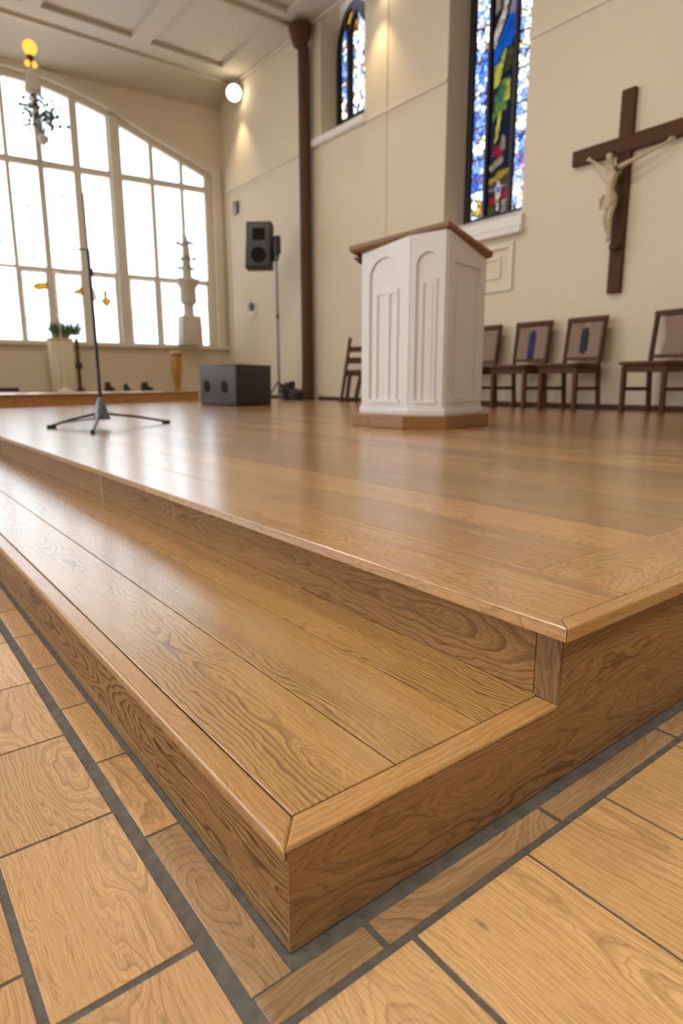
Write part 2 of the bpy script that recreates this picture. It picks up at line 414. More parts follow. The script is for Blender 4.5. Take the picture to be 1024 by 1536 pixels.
# ------------------------------------------------------------------ lower step
step = tag(empty('wooden_step', (0, 0, 0)), 'low oak step along the left front of the stage, its mitred corner nearest the camera', 'step')
LEN = 10.4
def shear_end(fn): return fn
# nosing with a mitred near end
nz0, nz1 = T-0.0165, T
b = MB(); NW = 0.026
b.prism([(-0.003, -0.0018), (NW, 0.0297), (NW, LEN), (-0.003, LEN)], nz0, nz1, M['nose'], seg=3, bev=0.004, axes='yxz', org=(0.01, 0, 0.1), v0=0.05, tone=0.98)
b.build('nosing', step)
b = MB(); b.prism([(-0.0025, -0.0018), (D-0.0004, -0.0018), (D-0.0004, 0.0305), (NW+0.0008, 0.0305)], T-0.0062, T, M['nose'], seg=3, bev=0.0022,
                  axes='xyz', org=(0.2, 0.01, 0.1), v0=0.06, tone=1.04)
b.build('end_board', step)
b = MB()
for i, (xa, xb, vo, tn) in enumerate([(NW+0.001, 0.1545, -0.004, 1.02), (0.1565, 0.2865, 0.09, 0.97), (0.2885, D+0.004, 0.05, 1.0)]):
    y = 0.032
    for L_ in (3.1-0.5*i, 3.4, 4.5):
        y2 = min(y+L_, LEN)
        b.box((xa, y, T-0.022), (xb, y2, T-0.0004), M['tread'], bev=0.0008, seg=1, axes='yxz', v0=vo, tone=tn, org=((xa+xb)/2, 0, T)); y = y2+0.001
b.build('tread', step)
b = MB(); b.box((0.0, 0.0005, 0.021), (0.02, LEN, nz0-0.0002), M['front'], bev=0.0008, seg=1, axes='yzx', v0=0.0, org=(0, 0, 0.06), tone=0.95)
b.build('riser', step)
b = MB(); b.box((0.0004, 0.0005, 0.001), (0.02, LEN, 0.0202), M['tread'], axes='yzx', v0=0.2, org=(0, 0, 0), tone=0.85)
b.build('base_board', step)
SEED = 3.7
b = MB(); b.box((0.0005, -0.0015, 0.001), (D, 0.018, T-0.0065), M['side'], axes='xzy', seed=SEED, org=(0, 0, 0.06), v0=0.0)
b.build('side_panel', step)
b = MB(); b.box((0.021, 0.03, 0.002), (D-0.001, LEN, T-0.023), M['darkwood']); b.build('carcass', step)

# ------------------------------------------------------------------ stage
st = tag(empty('stage_platform', (D, 0, 0)), 'raised oak plank stage filling the room behind the low step', 'stage')
NOX, NOT_ = 0.0185, 0.0185
XE, YE = 5.985, 11.35
sf = MB()
sf.prism([(D, 0.001), (XE-0.03, 0.001), (XE-0.03, P-NOT_), (D+0.003, P-NOT_), (D+0.003, T), (D, T)], -0.0015, 0.018, M['side'], f3=lambda x, z, y: (x, y, z), axes='xzy', seed=SEED, org=(0, 0, 0.06), v0=0.0)
sf.build('side_panel', st)
b = MB(); b.box((D, -0.0014, T), (D+0.003, 0.034, P-NOT_), M['side'], axes='zyx', tone=0.82, v0=0.12); b.build('corner_post', st)
b = MB(); y = 0.036; L_ = 1.7665-y
for k in range(6):
    y2 = y+L_; b.box((D+0.0015, y, T), (D+0.018, y2, P-NOT_), M['front2'], axes='yzx', tone=RND.uniform(0.95, 1.1), v0=RND.uniform(-.02, .02), bev=0.0006, seg=1)
    y = y2+0.006; L_ = 1.73
b.build('riser', st)
y = 1.7665
for k in range(5): b = MB(); b.box((D+0.0005, y, T), (D+0.016, y+0.006, P-NOT_), M['brass']); b.build('joint_strip', st); y += 1.736
b = MB(); b.box((D+0.019, 0.019, 0.002), (XE-0.03, YE, P-0.03), M['darkwood']); b.build('carcass', st)
XN = D-NOX; YN = -NOX
b = MB(); b.prism([(XN, YN), (XE-0.02, YN), (XE-0.02, 0.0045), (XN+0.023, 0.0045)], P-NOT_, P, M['nose'], bev=0.0018, axes='xyz', org=(0, 0, P), v0=0.06, tone=1.0)
b.build('side_nosing', st)
b = MB(); b.prism([(XN, YN+0.0008), (XN+0.023, 0.005), (0.55, 0.005), (0.55, 10.2), (XN, 10.2)], P-NOT_, P, M['deck'], bev=0.0018, axes='yxz', org=(0.46, 0, P), v0=0.03, tone=1.02)
b.build('front_board', st)
b = MB(); b.box((0.5522, 0.005, P-0.02), (XE-0.02, 0.1455, P-0.0003), M['deck'], bev=0.0006, seg=1, axes='xyz', v0=0.02, tone=1.0); b.build('end_board', st)
b = MB(); xx = 0.5515; i = 0
while xx < XE:
    w = [0.185, 0.165, 0.19, 0.175][i % 4]; y = 0.1465; first = True
    while y < YE:
        L_ = RND.uniform(0.5, 2.2) if first else RND.uniform(1.7, 2.4)
        y2 = min(y+L_, YE)
        b.box((xx, y, P-0.02), (min(xx+w-0.0022, XE), y2-0.0008, P-0.0004), M['deck'], bev=0.0007, seg=1, axes='yxz',
              v0=RND.uniform(-0.12, 0.12), tone=RND.choice((0.76, 0.84, 0.94, 1.05, 1.18, 1.28))*RND.uniform(.96, 1.04)); y = y2; first = False
    xx += w; i += 1
b.box((-0.35, 10.2, P-0.02), (0.55, YE, P-0.0004), M['deck'], axes='yxz')
b.build('deck_planks', st)

# ------------------------------------------------------------------ right wall
WX = 6.0
def RW(y, z, d): return (WX+d, y, P+z)      # d>0 outwards
w = MB()
def poly_hole(y0, y1, z0, z1): return rect(y0, z0, y1, z1)
w.plate(rect(-1.6, -P-0.05, 12.2, 7.2), [poly_hole(7.14, 8.185, 3.93, 6.3), poly_hole(4.37, 5.56, 2.14, 6.9)], 0, 0.42, M['wall'], RW)
struct(w.build('wall_right'), 'cream plastered side wall with tall window openings')
# string course and thin joint beads, sills
t = MB()
for (a, c) in ((8.62, 11.25), (5.56, 7.14), (-1.5, 4.37)):
    t.box((WX-0.022, a, P+3.86), (WX+0.005, c, P+3.90), M['trim'], bev=0.006)
struct(t.build('trim_1', smooth=40), 'cream string course moulding on the side wall')
t = MB(); t.box((WX-0.010, 6.655, P+0.06), (WX+0.003, 6.668, P+5.6), M['trim']); t.box((WX-0.02, 11.2, P+0.06), (WX+0.003, 11.24, P+3.86), M['trim'])
struct(t.build('trim_2'), 'thin vertical wall joint bead')
t = MB(); t.box((WX-0.018, -1.5, P), (WX+0.002, 8.3, P+0.055), M['darkwood'], bev=0.004, axes='yzx'); t.box((WX-0.018, 8.62, P), (WX+0.002, 11.3, P+0.055), M['darkwood'], bev=0.004, axes='yzx')
struct(t.build('baseboard_right'), 'dark brown baseboard along the side wall')

def slopesill(mb, y0, y1, zf0, zf1, zback, xf, xb):
    """sill: front nose then a slope up to the glass"""
    prof = [(xf, zf0), (xf, zf1), (WX+0.02, zf1+0.02), (xb, zback), (xb, zf0-0.0), (WX+0.002, zf0)]
    prof = [(xf+0.02, zf0), (xf, zf0+0.02), (xf, zf1-0.01), (xf+0.01, zf1), (xb, zback), (xb, zf0)]
    mb.prism([(a, P+c) for a, c in prof], y0, y1, M['white'], f3=lambda x, z, y: (x, y, z))
def lancet(y0, y1, z0, z1, n=10):
    """pointed arch loop in (y,z)"""
    w_ = y1-y0; zs = z1-w_*0.95
    L = [(y0, z0), (y1, z0)]
    for i in range(n+1):
        a = i/n; L.append((y1 - w_*0.5*(1-math.cos(a*PI/2))**1.0*1.0, zs+(z1-zs)*math.sin(a*PI/2)**0.9))
    for i in range(n-1, -1, -1):
        a = i/n; L.append((y0 + w_*0.5*(1-math.cos(a*PI/2)), zs+(z1-zs)*math.sin(a*PI/2)**0.9))
    return L
GX = 0.35
# small window
sw = struct(empty('window_2', (WX+GX, 7.78, P+4.2)), 'small pointed stained glass window high on the side wall')
b = MB(); b.plate(rect(7.12, 3.95, 8.20, 6.35), [lancet(7.37, 8.185, 4.17, 5.75)], GX+0.0, GX+0.05, M['white'], RW); b.build('surround', sw)
yL, yR, ym = 8.185, 7.37, 7.875
b = MB()
hole_l = [(8.11, 4.24), (8.11, 5.32), (8.08, 5.42), (8.02, 5.50), (7.955, 5.42), (7.925, 5.32), (7.925, 4.24)]
hole_r = [(7.825, 4.24), (7.825, 5.36), (7.78, 5.50), (7.70, 5.60), (7.60, 5.48), (7.47, 5.3), (7.44, 5.2), (7.44, 4.24)]
hole_t = [(7.90, 5.42), (7.965, 5.54), (7.90, 5.64), (7.80, 5.67), (7.80, 5.56)]
b.plate(lancet(7.37, 8.185, 4.17, 5.75), [hole_l, hole_r, hole_t], GX-0.05, GX, M['lead'], RW); b.build('window_frame', sw)
b = MB(); b.box((WX+GX-0.02, 7.85, P+4.2), (WX+GX-0.012, 8.15, P+4.75), M['sg_o']); b.box((WX+GX-0.02, 7.85, P+4.75), (WX+GX-0.012, 8.15, P+5.15), M['sg_b'])
b.box((WX+GX-0.02, 7.85, P+5.15), (WX+GX-0.012, 8.15, P+5.5), M['sg_o']); b.build('left_light', sw, fixn=False)
b = MB(); b.box((WX+GX-0.02, 7.4, P+4.2), (WX+GX-0.012, 7.85, P+5.2), M['sg_o']); b.box((WX+GX-0.02, 7.4, P+5.2), (WX+GX-0.012, 7.85, P+5.55), M['sg_w']); b.build('right_light', sw)
b = MB(); b.box((WX+GX-0.011, 7.7, P+5.35), (WX+GX-0.004, 8.0, P+5.7), M['orange']); b.build('tracery_light', sw)
b = MB(); slopesill(b, 7.10, 8.36, 3.86, 3.97, 4.19, WX-0.07, WX+GX); b.build('window_sill', sw, smooth=30)
# tall window
tw = struct(empty('window_3', (WX+GX, 5.07, P+2.2)), 'tall stained glass window above the pulpit')
b = MB(); b.plate(rect(4.36, 2.0, 5.57, 6.95), [rect(4.40, 2.18, 5.505, 6.6)], GX, GX+0.05, M['white'], RW); b.build('surround', tw)
b = MB(); b.plate(rect(4.40, 2.16, 5.505, 6.6), [rect(5.20, 2.30, 5.42, 6.5), rect(4.815, 2.30, 5.155, 6.5), rect(4.50, 2.30, 4.775, 6.5)], GX-0.05, GX, M['lead'], RW)
b.build('window_frame', tw)
def pane(mb, y0, y1, z0, z1, mat, dx=0.0): mb.box((WX+GX-0.022+dx, y0, P+z0), (WX+GX-0.014+dx, y1, P+z1), M[mat])
b = MB()
for z0, z1, m in ((2.28, 2.62, 'sg_y'), (2.62, 3.05, 'sg_b'), (3.05, 3.25, 'sg_o'), (3.25, 3.55, 'sg_b'), (3.55, 3.62, 'sg_o'), (3.62, 4.18, 'sg_b'), (4.18, 4.45, 'sg_o'), (4.45, 6.52, 'sg_w')):
    pane(b, 5.18, 5.44, z0, z1, m)
b.build('left_light', tw)
b = MB()
for z0, z1, m in ((2.28, 2.75, 'sg_w'), (2.75, 2.9, 'sg_v'), (2.9, 3.15, 'sg_b'), (3.15, 3.5, 'sg_w'), (3.5, 4.15, 'sg_w'), (4.15, 6.52, 'sg_w')):
    pane(b, 4.48, 4.795, z0, z1, m)
b.build('right_light', tw)
b = MB()
for z in [2.62+0.36*i for i in range(11)]:
    b.box((WX+GX-0.05, 5.18, P+z), (WX+GX-0.035, 5.44, P+z+0.012), M['lead']); b.box((WX+GX-0.05, 4.48, P+z+0.1), (WX+GX-0.035, 4.795, P+z+0.112), M['lead'])
b.build('saddle_bar', tw)
# coloured figures in the centre light: polygons in pixels-free local units (a: 0 left..1 right, z)
shape_list = [
 ('g_pale', [(0.05, 4.30), (0.35, 4.48), (0.5, 4.75), (0.45, 5.0), (0.62, 5.0), (0.66, 4.7), (0.5, 4.42), (0.3, 4.28), (0.08, 4.12)]),
 ('g_tan', [(0.1, 4.5), (0.3, 4.55), (0.34, 4.75), (0.2, 4.95), (0.08, 4.8)]),
 ('g_tan', [(0.66, 4.45), (0.9, 4.4), (0.92, 4.75), (0.75, 4.9)]),
 ('g_blue', [(0.08, 3.95), (0.3, 4.0), (0.5, 4.12), (0.75, 4.1), (0.88, 4.18), (0.92, 4.42), (0.62, 4.45), (0.45, 4.3), (0.08, 4.13)]),
 ('g_lilac', [(0.72, 4.44), (0.9, 4.43), (0.9, 4.58), (0.74, 4.6)]),
 ('g_yellow', [(0.15, 3.72), (0.35, 3.74), (0.62, 4.1), (0.5, 4.1), (0.35, 3.98), (0.15, 3.95)]),
 ('g_olive', [(0.55, 3.85), (0.85, 3.88), (0.85, 4.08), (0.68, 4.1)]),
 ('g_green', [(0.15, 3.35), (0.4, 3.45), (0.7, 3.45), (0.8, 3.78), (0.5, 3.78), (0.22, 3.62)]),
 ('g_yellow', [(0.6, 3.55), (0.78, 3.55), (0.78, 3.76), (0.66, 3.76)], -0.010),
 ('g_yellow', [(0.25, 3.10), (0.38, 3.14), (0.52, 3.45), (0.38, 3.45)], -0.010),
 ('g_teal', [(0.3, 3.6), (0.5, 3.5), (0.5, 3.72), (0.36, 3.72)], -0.010),
 ('g_red', [(0.2, 2.97), (0.6, 2.95), (0.68, 3.03), (0.4, 3.08), (0.2, 3.08)]),
 ('g_tan', [(0.5, 3.02), (0.68, 3.02), (0.7, 3.16), (0.55, 3.18)], -0.010),
]
# lower group, spans z 2.3..2.95
low = [
 ('g_tan', [(0.1, 2.86), (0.35, 2.92), (0.62, 2.95), (0.66, 2.88), (0.4, 2.84), (0.15, 2.80)]),
 ('g_gold', [(0.1, 2.72), (0.35, 2.74), (0.5, 2.80), (0.9, 2.80), (0.9, 2.74), (0.6, 2.70), (0.1, 2.66)]),
 ('g_brown', [(0.1, 2.56), (0.9, 2.56), (0.9, 2.72), (0.1, 2.66)]),
 ('g_lilac', [(0.12, 2.585), (0.85, 2.60), (0.85, 2.615), (0.12, 2.60)], -0.010),
 ('g_pale', [(0.43, 2.34), (0.55, 2.34), (0.6, 2.62), (0.5, 2.70), (0.42, 2.62)], -0.010),
 ('g_blue', [(0.44, 2.56), (0.56, 2.56), (0.56, 2.62), (0.44, 2.62)], -0.014),
 ('g_gold', [(0.42, 2.43), (0.56, 2.43), (0.56, 2.47), (0.42, 2.47)], -0.014),
 ('g_red', [(0.15, 2.42), (0.4, 2.42), (0.4, 2.53), (0.15, 2.50)]),
 ('g_red', [(0.64, 2.48), (0.88, 2.48), (0.88, 2.57), (0.66, 2.57)]),
 ('g_olive', [(0.1, 2.32), (0.38, 2.32), (0.38, 2.41), (0.1, 2.41)]),
 ('g_tan', [(0.64, 2.32), (0.85, 2.32), (0.88, 2.45), (0.66, 2.46)]),
]
def inside(x, y, pl):
    c_ = False; n = len(pl)
    for i in range(n):
        (x0, y0), (x1, y1) = pl[i], pl[i-1]
        if (y0 > y) != (y1 > y) and x < (x1-x0)*(y-y0)/(y1-y0)+x0: c_ = not c_
    return c_
# a figured mosaic of small cut glasses
b = MB(); NA, CH = 20, 0.016
z = 2.28
while z < 6.52:
    for i in range(NA):
        a = (i+0.5)/NA; m = 'sg_d'
        for s_ in shape_list+low:
            if inside(a, z+CH/2, s_[1]): m = s_[0]
        ya = 5.17-0.37*i/NA; pane(b, ya-0.37/NA, ya, z, z+CH, m)
    z += CH
b.build('centre_light', tw)
b = MB(); slopesill(b, 4.33, 5.60, 2.0, 2.13, 2.29, WX-0.05, WX+GX); b.box((WX-0.085, 4.32, P+1.93), (WX+0.01, 5.66, P+2.0), M['white'], bev=0.012); b.build('window_sill', tw, smooth=30)
# framed panel moulding under it
t = MB()
t.plate(rect(4.44, 1.33, 5.45, 1.86), [rect(4.50, 1.39, 5.39, 1.80)], -0.025, 0.002, M['trim'], RW)
t.plate(rect(4.62, 1.48, 5.27, 1.72), [rect(4.65, 1.51, 5.24, 1.69)], -0.015, 0.002, M['trim'], RW)
struct(t.build('trim_3'), 'square wall panel moulding below the tall window')

# ------------------------------------------------------------------ far wall with the arched window
LA = Vector((6.0, 11.446, P)); Ln = Vector((0.0993, 0.9951, 0)); Ld = Vector((0.9951, -0.0993, 0))
def LW(s, z, d): q = LA + Ld*s + Ln*d; return (q.x, q.y, P+z)      # d>0 outwards
TT = [(0, 5.17), (0.6, 5.14), (1.1, 5.03), (1.63, 4.88), (1.86, 4.77), (2.36, 4.57), (2.86, 4.38), (3.39, 4.17), (3.8, 4.0)]
SCN = -3.72
def top(s):
    d = abs(s-SCN)
    for (a, za), (c, zc) in zip(TT, TT[1:]):
        if d <= c: return za+(zc-za)*(d-a)/(c-a)
    return TT[-1][1]
def archloop(s0, s1, z0, off, n=28, wid=0):
    L = [(s0, z0), (s1, z0)]
    for i in range(n+1):
        s = s1+(s0-s1)*i/n; L.append((s, top(s)+off))
    return L
w = MB(); w.plate([(-10.5, -P-0.05), (0.05, -P-0.05), (0.05, 6.3), (-10.5, 6.3)], [archloop(-7.24, -0.2, 0.99, 0.08)], 0, 0.35, M['wall'], LW)
struct(w.build('wall_back'), 'cream wall with the great arched window')
aw = struct(empty('window_1', LW(SCN, 1.0, 0.1)), 'great arched window of clear leaded glass')
R3 = [(-0.76, -0.33), (-1.31, -0.80), (-1.88, -1.36), (-2.58, -2.09), (-3.18, -2.68), (-3.70, -3.25)]
cells = R3 + [(2*SCN-b_, 2*SCN-a_) for a_, b_ in R3]
cells = [(min(c)+0.011, max(c)-0.011) for c in cells]
holes = []
for a_, c_ in cells:
    holes.append(rect(a_, 1.02, c_, 2.205)); holes.append(rect(a_, 2.25, c_, 3.86))
    n = 6; L = [(a_, 3.965), (c_, 3.965)]
    for i in range(n+1): s = c_+(a_-c_)*i/n; L.append((s, top(s)-0.03))
    holes.append(L)
b = MB(); b.plate(archloop(-7.24, -0.2, 0.99, 0.08), holes, 0.07, 0.16, M['winframe'], LW); b.build('window_frame', aw)
b = MB()   # heavier posts between the three groups stand proud
for s in (-1.985, 2*SCN+1.985):
    b.prism(rect(s-0.085, 0.99, s+0.085, top(s)+0.04), 0.0, 0.08, M['winframe'], f3=LW, bev=0.012)
b.build('mullion_post', aw, smooth=40)
b = MB(); b.plate(archloop(-7.20, -0.24, 1.0, 0.05), [], 0.112, 0.118, M['glass'], LW); b.build('pane', aw)
b = MB(); b.plate([(-7.38, 0.99), (-0.05, 0.99)]+archloop(-7.38, -0.05, 0.99, 0.2)[2:], [archloop(-7.24, -0.2, 0.985, 0.08)[0:0] or [(-7.24, 1.0), (-0.2, 1.0)]+archloop(-7.24, -0.2, 0.99, 0.08)[2:]], -0.045, 0.0, M['trim'], LW)
b.build('casing', aw)
b = MB(); b.prism(rect(-10, 0.93, 0.02, 0.99), -0.11, 0.08, M['trim'], f3=LW, bev=0.012); b.build('window_sill', aw, smooth=40)
# dark lead studs hanging down the panes, amber motifs in the bottom row
b = MB()
for a_, c_ in cells:
    if a_ < -4.5: continue
    sm = (a_+c_)/2
    for j in range(7):
        z = 3.65-0.21*j + RND.uniform(-.02, .02)
        if sm > -1.9 and j < 3: continue
        q = LW(sm+RND.uniform(-.015, .015)+0.02*(j % 2), z, 0.09); b.ball(q, 0.02, M['lead'], n=6, sq=(1, 0.4, RND.uniform(1, 2.6)))
    for j in range(9):
        q = Vector(LW(RND.uniform(a_+.05, c_-.05), RND.uniform(1.1, 2.1), 0.105)); e = Vector(LW(0, 0, 0))-Vector(LW(-RND.uniform(-.05, .05), RND.uniform(.03, .08), 0))
        b.tube([q, q+e*0.5+Vector((0.01, 0, 0)), q+e], 0.007, M['grayleaf'], n=5)
b.build('lead_stud', aw, smooth=60)
b = MB()
def motif(pts, m): b.prism(pts, 0.100, 0.104, M[m], f3=LW)
motif([(-3.52, 1.93), (-3.45, 1.98), (-3.3, 2.0), (-3.22, 2.06), (-3.20, 1.90), (-3.35, 1.88), (-3.45, 1.86)], 'orange')
motif([(-2.90, 1.86), (-2.75, 1.94), (-2.68, 2.02), (-2.68, 1.82), (-2.8, 1.84)], 'orange')
motif([(-2.58, 2.05), (-2.5, 1.95), (-2.45, 1.78), (-2.56, 1.72)], 'peach')
motif([(-2.35, 1.93), (-2.28, 1.93), (-2.28, 1.82), (-2.2, 1.76), (-2.30, 1.64), (-2.40, 1.74), (-2.34, 1.82)], 'orange')
for a_, c_ in cells[:7]:
    motif(rect(a_, 2.15, c_, 2.215), 'peach'); motif(rect(a_, 1.02, a_+0.035, 2.15), 'peach'); motif(rect(c_-0.03, 1.02, c_, 2.15), 'peach')
b.build('amber_motif', aw)

# ------------------------------------------------------------------ ceiling
CZ = 5.60
w = MB()
hl = []
for (xa, xb) in ((-1.9, -0.65), (-0.4, 0.85), (1.1, 2.4), (2.65, 3.98), (4.28, 5.55)):
    for (ya, yb) in ((8.95, 10.45), (6.7, 8.4), (4.4, 6.1), (2.1, 3.8), (-0.2, 1.5)):
        hl.append(rect(xa, ya, xb, yb))
w.plate(rect(-6.5, -3.0, WX, 10.88), hl, CZ, CZ+0.07, M['ceil'], lambda x, y, z: (x, y, P+z))
w.box((-6.5, -3.0, P+CZ+0.07), (WX, 10.88, P+CZ+0.12), M['ceil'])
# cove down to the far wall
pr = [(10.80, CZ), (11.0, CZ-0.03), (11.3, CZ-0.13), (11.55, CZ-0.22), (11.7, CZ-0.27)]
vs = []; fs = []
for i, (yy, z) in enumerate(pr):
    for xx in (-6.5, WX):
        sh = (WX-xx)*0.0998*(i/(len(pr)-1)) + (yy-10.8)*0.0
        k_ = [0, 0.28, 0.55, 0.8, 1][i]
        ye = 11.446+(WX-xx)*0.0998+0.02
        vs.append((xx, 10.8+(ye-10.8)*k_, P+[CZ, CZ-0.03, CZ-0.11, CZ-0.2, CZ-0.27][i]))
for i in range(len(pr)-1): fs.append((2*i, 2*i+1, 2*i+3, 2*i+2))
n0 = len(vs)
vs += [(a, c, d+0.06) for a, c, d in vs]
fs += [tuple(j+n0 for j in f)[::-1] for f in fs]
for i in range(len(pr)-1): fs.append((2*i, 2*i+2, 2*i+2+n0, 2*i+n0)); fs.append((2*i+1, 2*i+3, 2*i+3+n0, 2*i+1+n0))
w.add(vs, fs, M['ceil'])
w.box((-6.5, 10.82, P+CZ-0.05), (WX, 10.90, P+CZ+0.02), M['ceil'], bev=0.015)
w.box((-6.5, 8.60, P+CZ-0.05), (WX, 8.70, P+CZ+0.02), M['ceil'], bev=0.015)
struct(w.build('ceiling', smooth=35), 'cream coffered ceiling')
t = MB(); t.box((WX-0.05, -1.5, P+CZ-0.05), (WX, 10.88, P+CZ), M['ceil'], bev=0.015); struct(t.build('trim_4', smooth=40), 'cornice between side wall and ceiling')

# ------------------------------------------------------------------ post against the wall
c = (5.88, 8.45)
ps = tag(empty('round_post', (c[0], c[1], P)), 'tall dark brown round post with a flared capital against the side wall', 'post')
b = MB(); b.lathe([(0.108, 0), (0.108, 0.05), (0.098, 0.06), (0.092, 5.25)], (c[0], c[1], P), M['darkwood'], n=28, axes='zxy'); b.build('shaft', ps, smooth=40)
b = MB(); b.lathe([(0.093, 5.25), (0.12, 5.28), (0.125, 5.31), (0.14, 5.36), (0.172, 5.46), (0.172, 5.53), (0.16, 5.54)], (c[0]-0.06, c[1], P), M['darkwood'], n=28, axes='zxy'); b.build('capital', ps, smooth=40)

# ------------------------------------------------------------------ pulpit
C0 = Vector((2.585, 2.235)); e1 = Vector((-0.225, 0.974)); e2 = Vector((0.974, 0.225))
def PL(a, c_): q = C0 + e1*a + e2*c_; return (q.x, q.y)
pul = tag(empty('pulpit', (*PL(0.36, 0.28), P)), 'white panelled wooden pulpit with sloping brown top', 'pulpit')
PH = 0.078
b = MB(); b.prism([PL(0.725, 0), PL(0.50, -0.10), PL(0.235, -0.12), PL(0, 0), PL(0, 0.57), PL(0.725, 0.57)], P, P+PH, M['lectern_wood'], bev=0.004, axes='yxz', tone=1.15); b.build('plinth', pul)
# body outline (inset)
pA, pB, pC, pD, pE = PL(0.665, 0.045), PL(0.262, -0.012), PL(0.045, 0.03), PL(0.045, 0.505), PL(0.665, 0.505)
b = MB()
zt = lambda x, y: 0.0
# board plane: z = z0 + gx*a + gy*c, heights above P
pts = [((2.585, 2.266), 1.184), ((2.411, 2.933), 1.129), ((3.085, 2.352), 1.087)]
def solve3():
    import itertools
    A_ = [[p_[0][0], p_[0][1], 1.0] for p_ in pts]; z_ = [p_[1] for p_ in pts]
    m_ = Matrix(A_); return m_.inverted() @ Vector(z_)
ga, gb, gc = solve3()
def board_z(x, y): return ga*x+gb*y+gc
def bodyprism(mb, poly, z0, dz, mat):
    n = len(poly)
    vs = [(x, y, P+z0) for x, y in poly] + [(x, y, P+board_z(x, y)-dz) for x, y in poly]
    fs = [tuple(range(n))[::-1], tuple(range(n, 2*n))]+[(i, (i+1) % n, (i+1) % n+n, i+n) for i in range(n)]
    mb.add(vs, fs, mat)
poly = [pA, pB, pC, pD, pE]
bodyprism(b, poly, PH, 0.034, M['white']); b.build('body', pul)
b = MB()
def grow(poly, d):
    cx = sum(p_[0] for p_ in poly)/len(poly); cy = sum(p_[1] for p_ in poly)/len(poly); out = []
    for x, y in poly:
        L = math.hypot(x-cx, y-cy); out.append((cx+(x-cx)*(1+d/L), cy+(y-cy)*(1+d/L)))
    return out
b.prism(grow(poly, 0.026), P+PH, P+PH+0.045, M['white'], bev=0.006); b.prism(grow(poly, 0.016), P+PH+0.045, P+PH+0.062, M['white'], bev=0.005)
b.build('base_moulding', pul, smooth=40)
# face plates with arched openings
def face(p, q, nm, kind):
    p = Vector((*p, 0)); q = Vector((*q, 0)); d = (q-p); L = d.length; d.normalize(); nrm = Vector((d.y, -d.x, 0))
    if nrm.dot(Vector((2.9, 2.7, 0))-p) > 0: nrm = -nrm
    def f3(x, z, o): r = p+d*x+nrm*o; return (r.x, r.y, P+z)
    def topz(x): r = p+d*x; return board_z(r.x, r.y)-0.036
    mb = MB(); z0 = PH+0.045
    outer = [(0, z0), (L, z0), (L, topz(L)), (0, topz(0))]
    if kind == 'arch':
        m1 = L*0.17; x0, x1 = m1, L-m1; r = (x1-x0)/2; zc = min(topz(x0), topz(x1))-0.075-r*0.75 if r < 0.2 else 0.9
        zc = 0.94 + (0.02 if L < 0.3 else -0.015)
        ry = min(r, 0.115)
        hole = [(x0, z0+0.03), (x1, z0+0.03)] + arc((x0+x1)/2, zc, r, 0, 180, 14, ry)
        mb.plate(outer, [hole], 0.0, 0.014, M['white'], f3)
        # inner double-ribbed frame, shorter than the arch
        g = (x1-x0)*0.16; a0, a1 = x0+g, x1-g*0.7
        zt_ = zc-0.075
        mb.plate([(a0, z0+0.03), (a1, z0+0.03), (a1, zt_), (a0, zt_)], [rect(a0+0.022, z0+0.045, (a0+a1)/2-0.006, zt_-0.03), rect((a0+a1)/2+0.03, z0+0.045, a1-0.02, zt_-0.03)], 0.0, 0.009, M['white'], f3)
        mb.plate(rect(x0, z0+0.028, x1, z0+0.05), [], 0.0, 0.024, M['white'], f3)
    else:
        mb.plate(outer, [rect(L*0.15, z0+0.04, L*0.85, min(topz(L*0.15), topz(L*0.85))-0.085)], 0.0, 0.012, M['white'], f3)
        mb.plate(rect(L*0.26, z0+0.06, L*0.74, 0.86), [], 0.0, 0.007, M['white'], f3)
        mb.plate(rect(L*0.15, z0+0.038, L*0.85, z0+0.055), [], 0.0, 0.022, M['white'], f3)
    return mb.build(nm, pul)
face(pA, pB, 'front_panel', 'arch'); face(pB, pC, 'front_panel', 'arch'); face(pC, pD, 'side_panel', 'rect'); face(pE, pA, 'side_panel', 'rect')
b = MB(); tp = [PL(0.72, -0.03), PL(-0.005, -0.05), PL(-0.03, 0.535), PL(0.72, 0.56)]
tp = [(2.401, 2.945), (2.585, 2.262), (3.090, 2.350), (2.95, 3.05)]
vs = [(x, y, P+board_z(x, y)-0.036) for x, y in grow(tp, -0.012)]+[(x, y, P+board_z(x, y)-0.022) for x, y in tp]+[(x, y, P+board_z(x, y)+0.001) for x, y in tp]
fs = [(3, 2, 1, 0), (8, 9, 10, 11)]+[(r*4+i, r*4+(i+1) % 4, r*4+4+(i+1) % 4, r*4+4+i) for r in (0, 1) for i in range(4)]
b.add(vs, fs, M['lectern_wood'], axes='yxz', tone=0.85); b.build('sloping_top', pul)
b = MB(); q = PL(0.665, 0.10)
b.prism([(-0.055, 0), (0, 0), (0, -0.045)], -0.1, 0.1, M['darkwood'], f3=lambda x, z, y: (q[0]+0.02+x*e1.x*-1+e2.x*y*0.9, q[1]+0.03-x*e1.y+e2.y*y*0.9, P+board_z(q[0], q[1])-0.04+z)); b.build('bracket', pul)

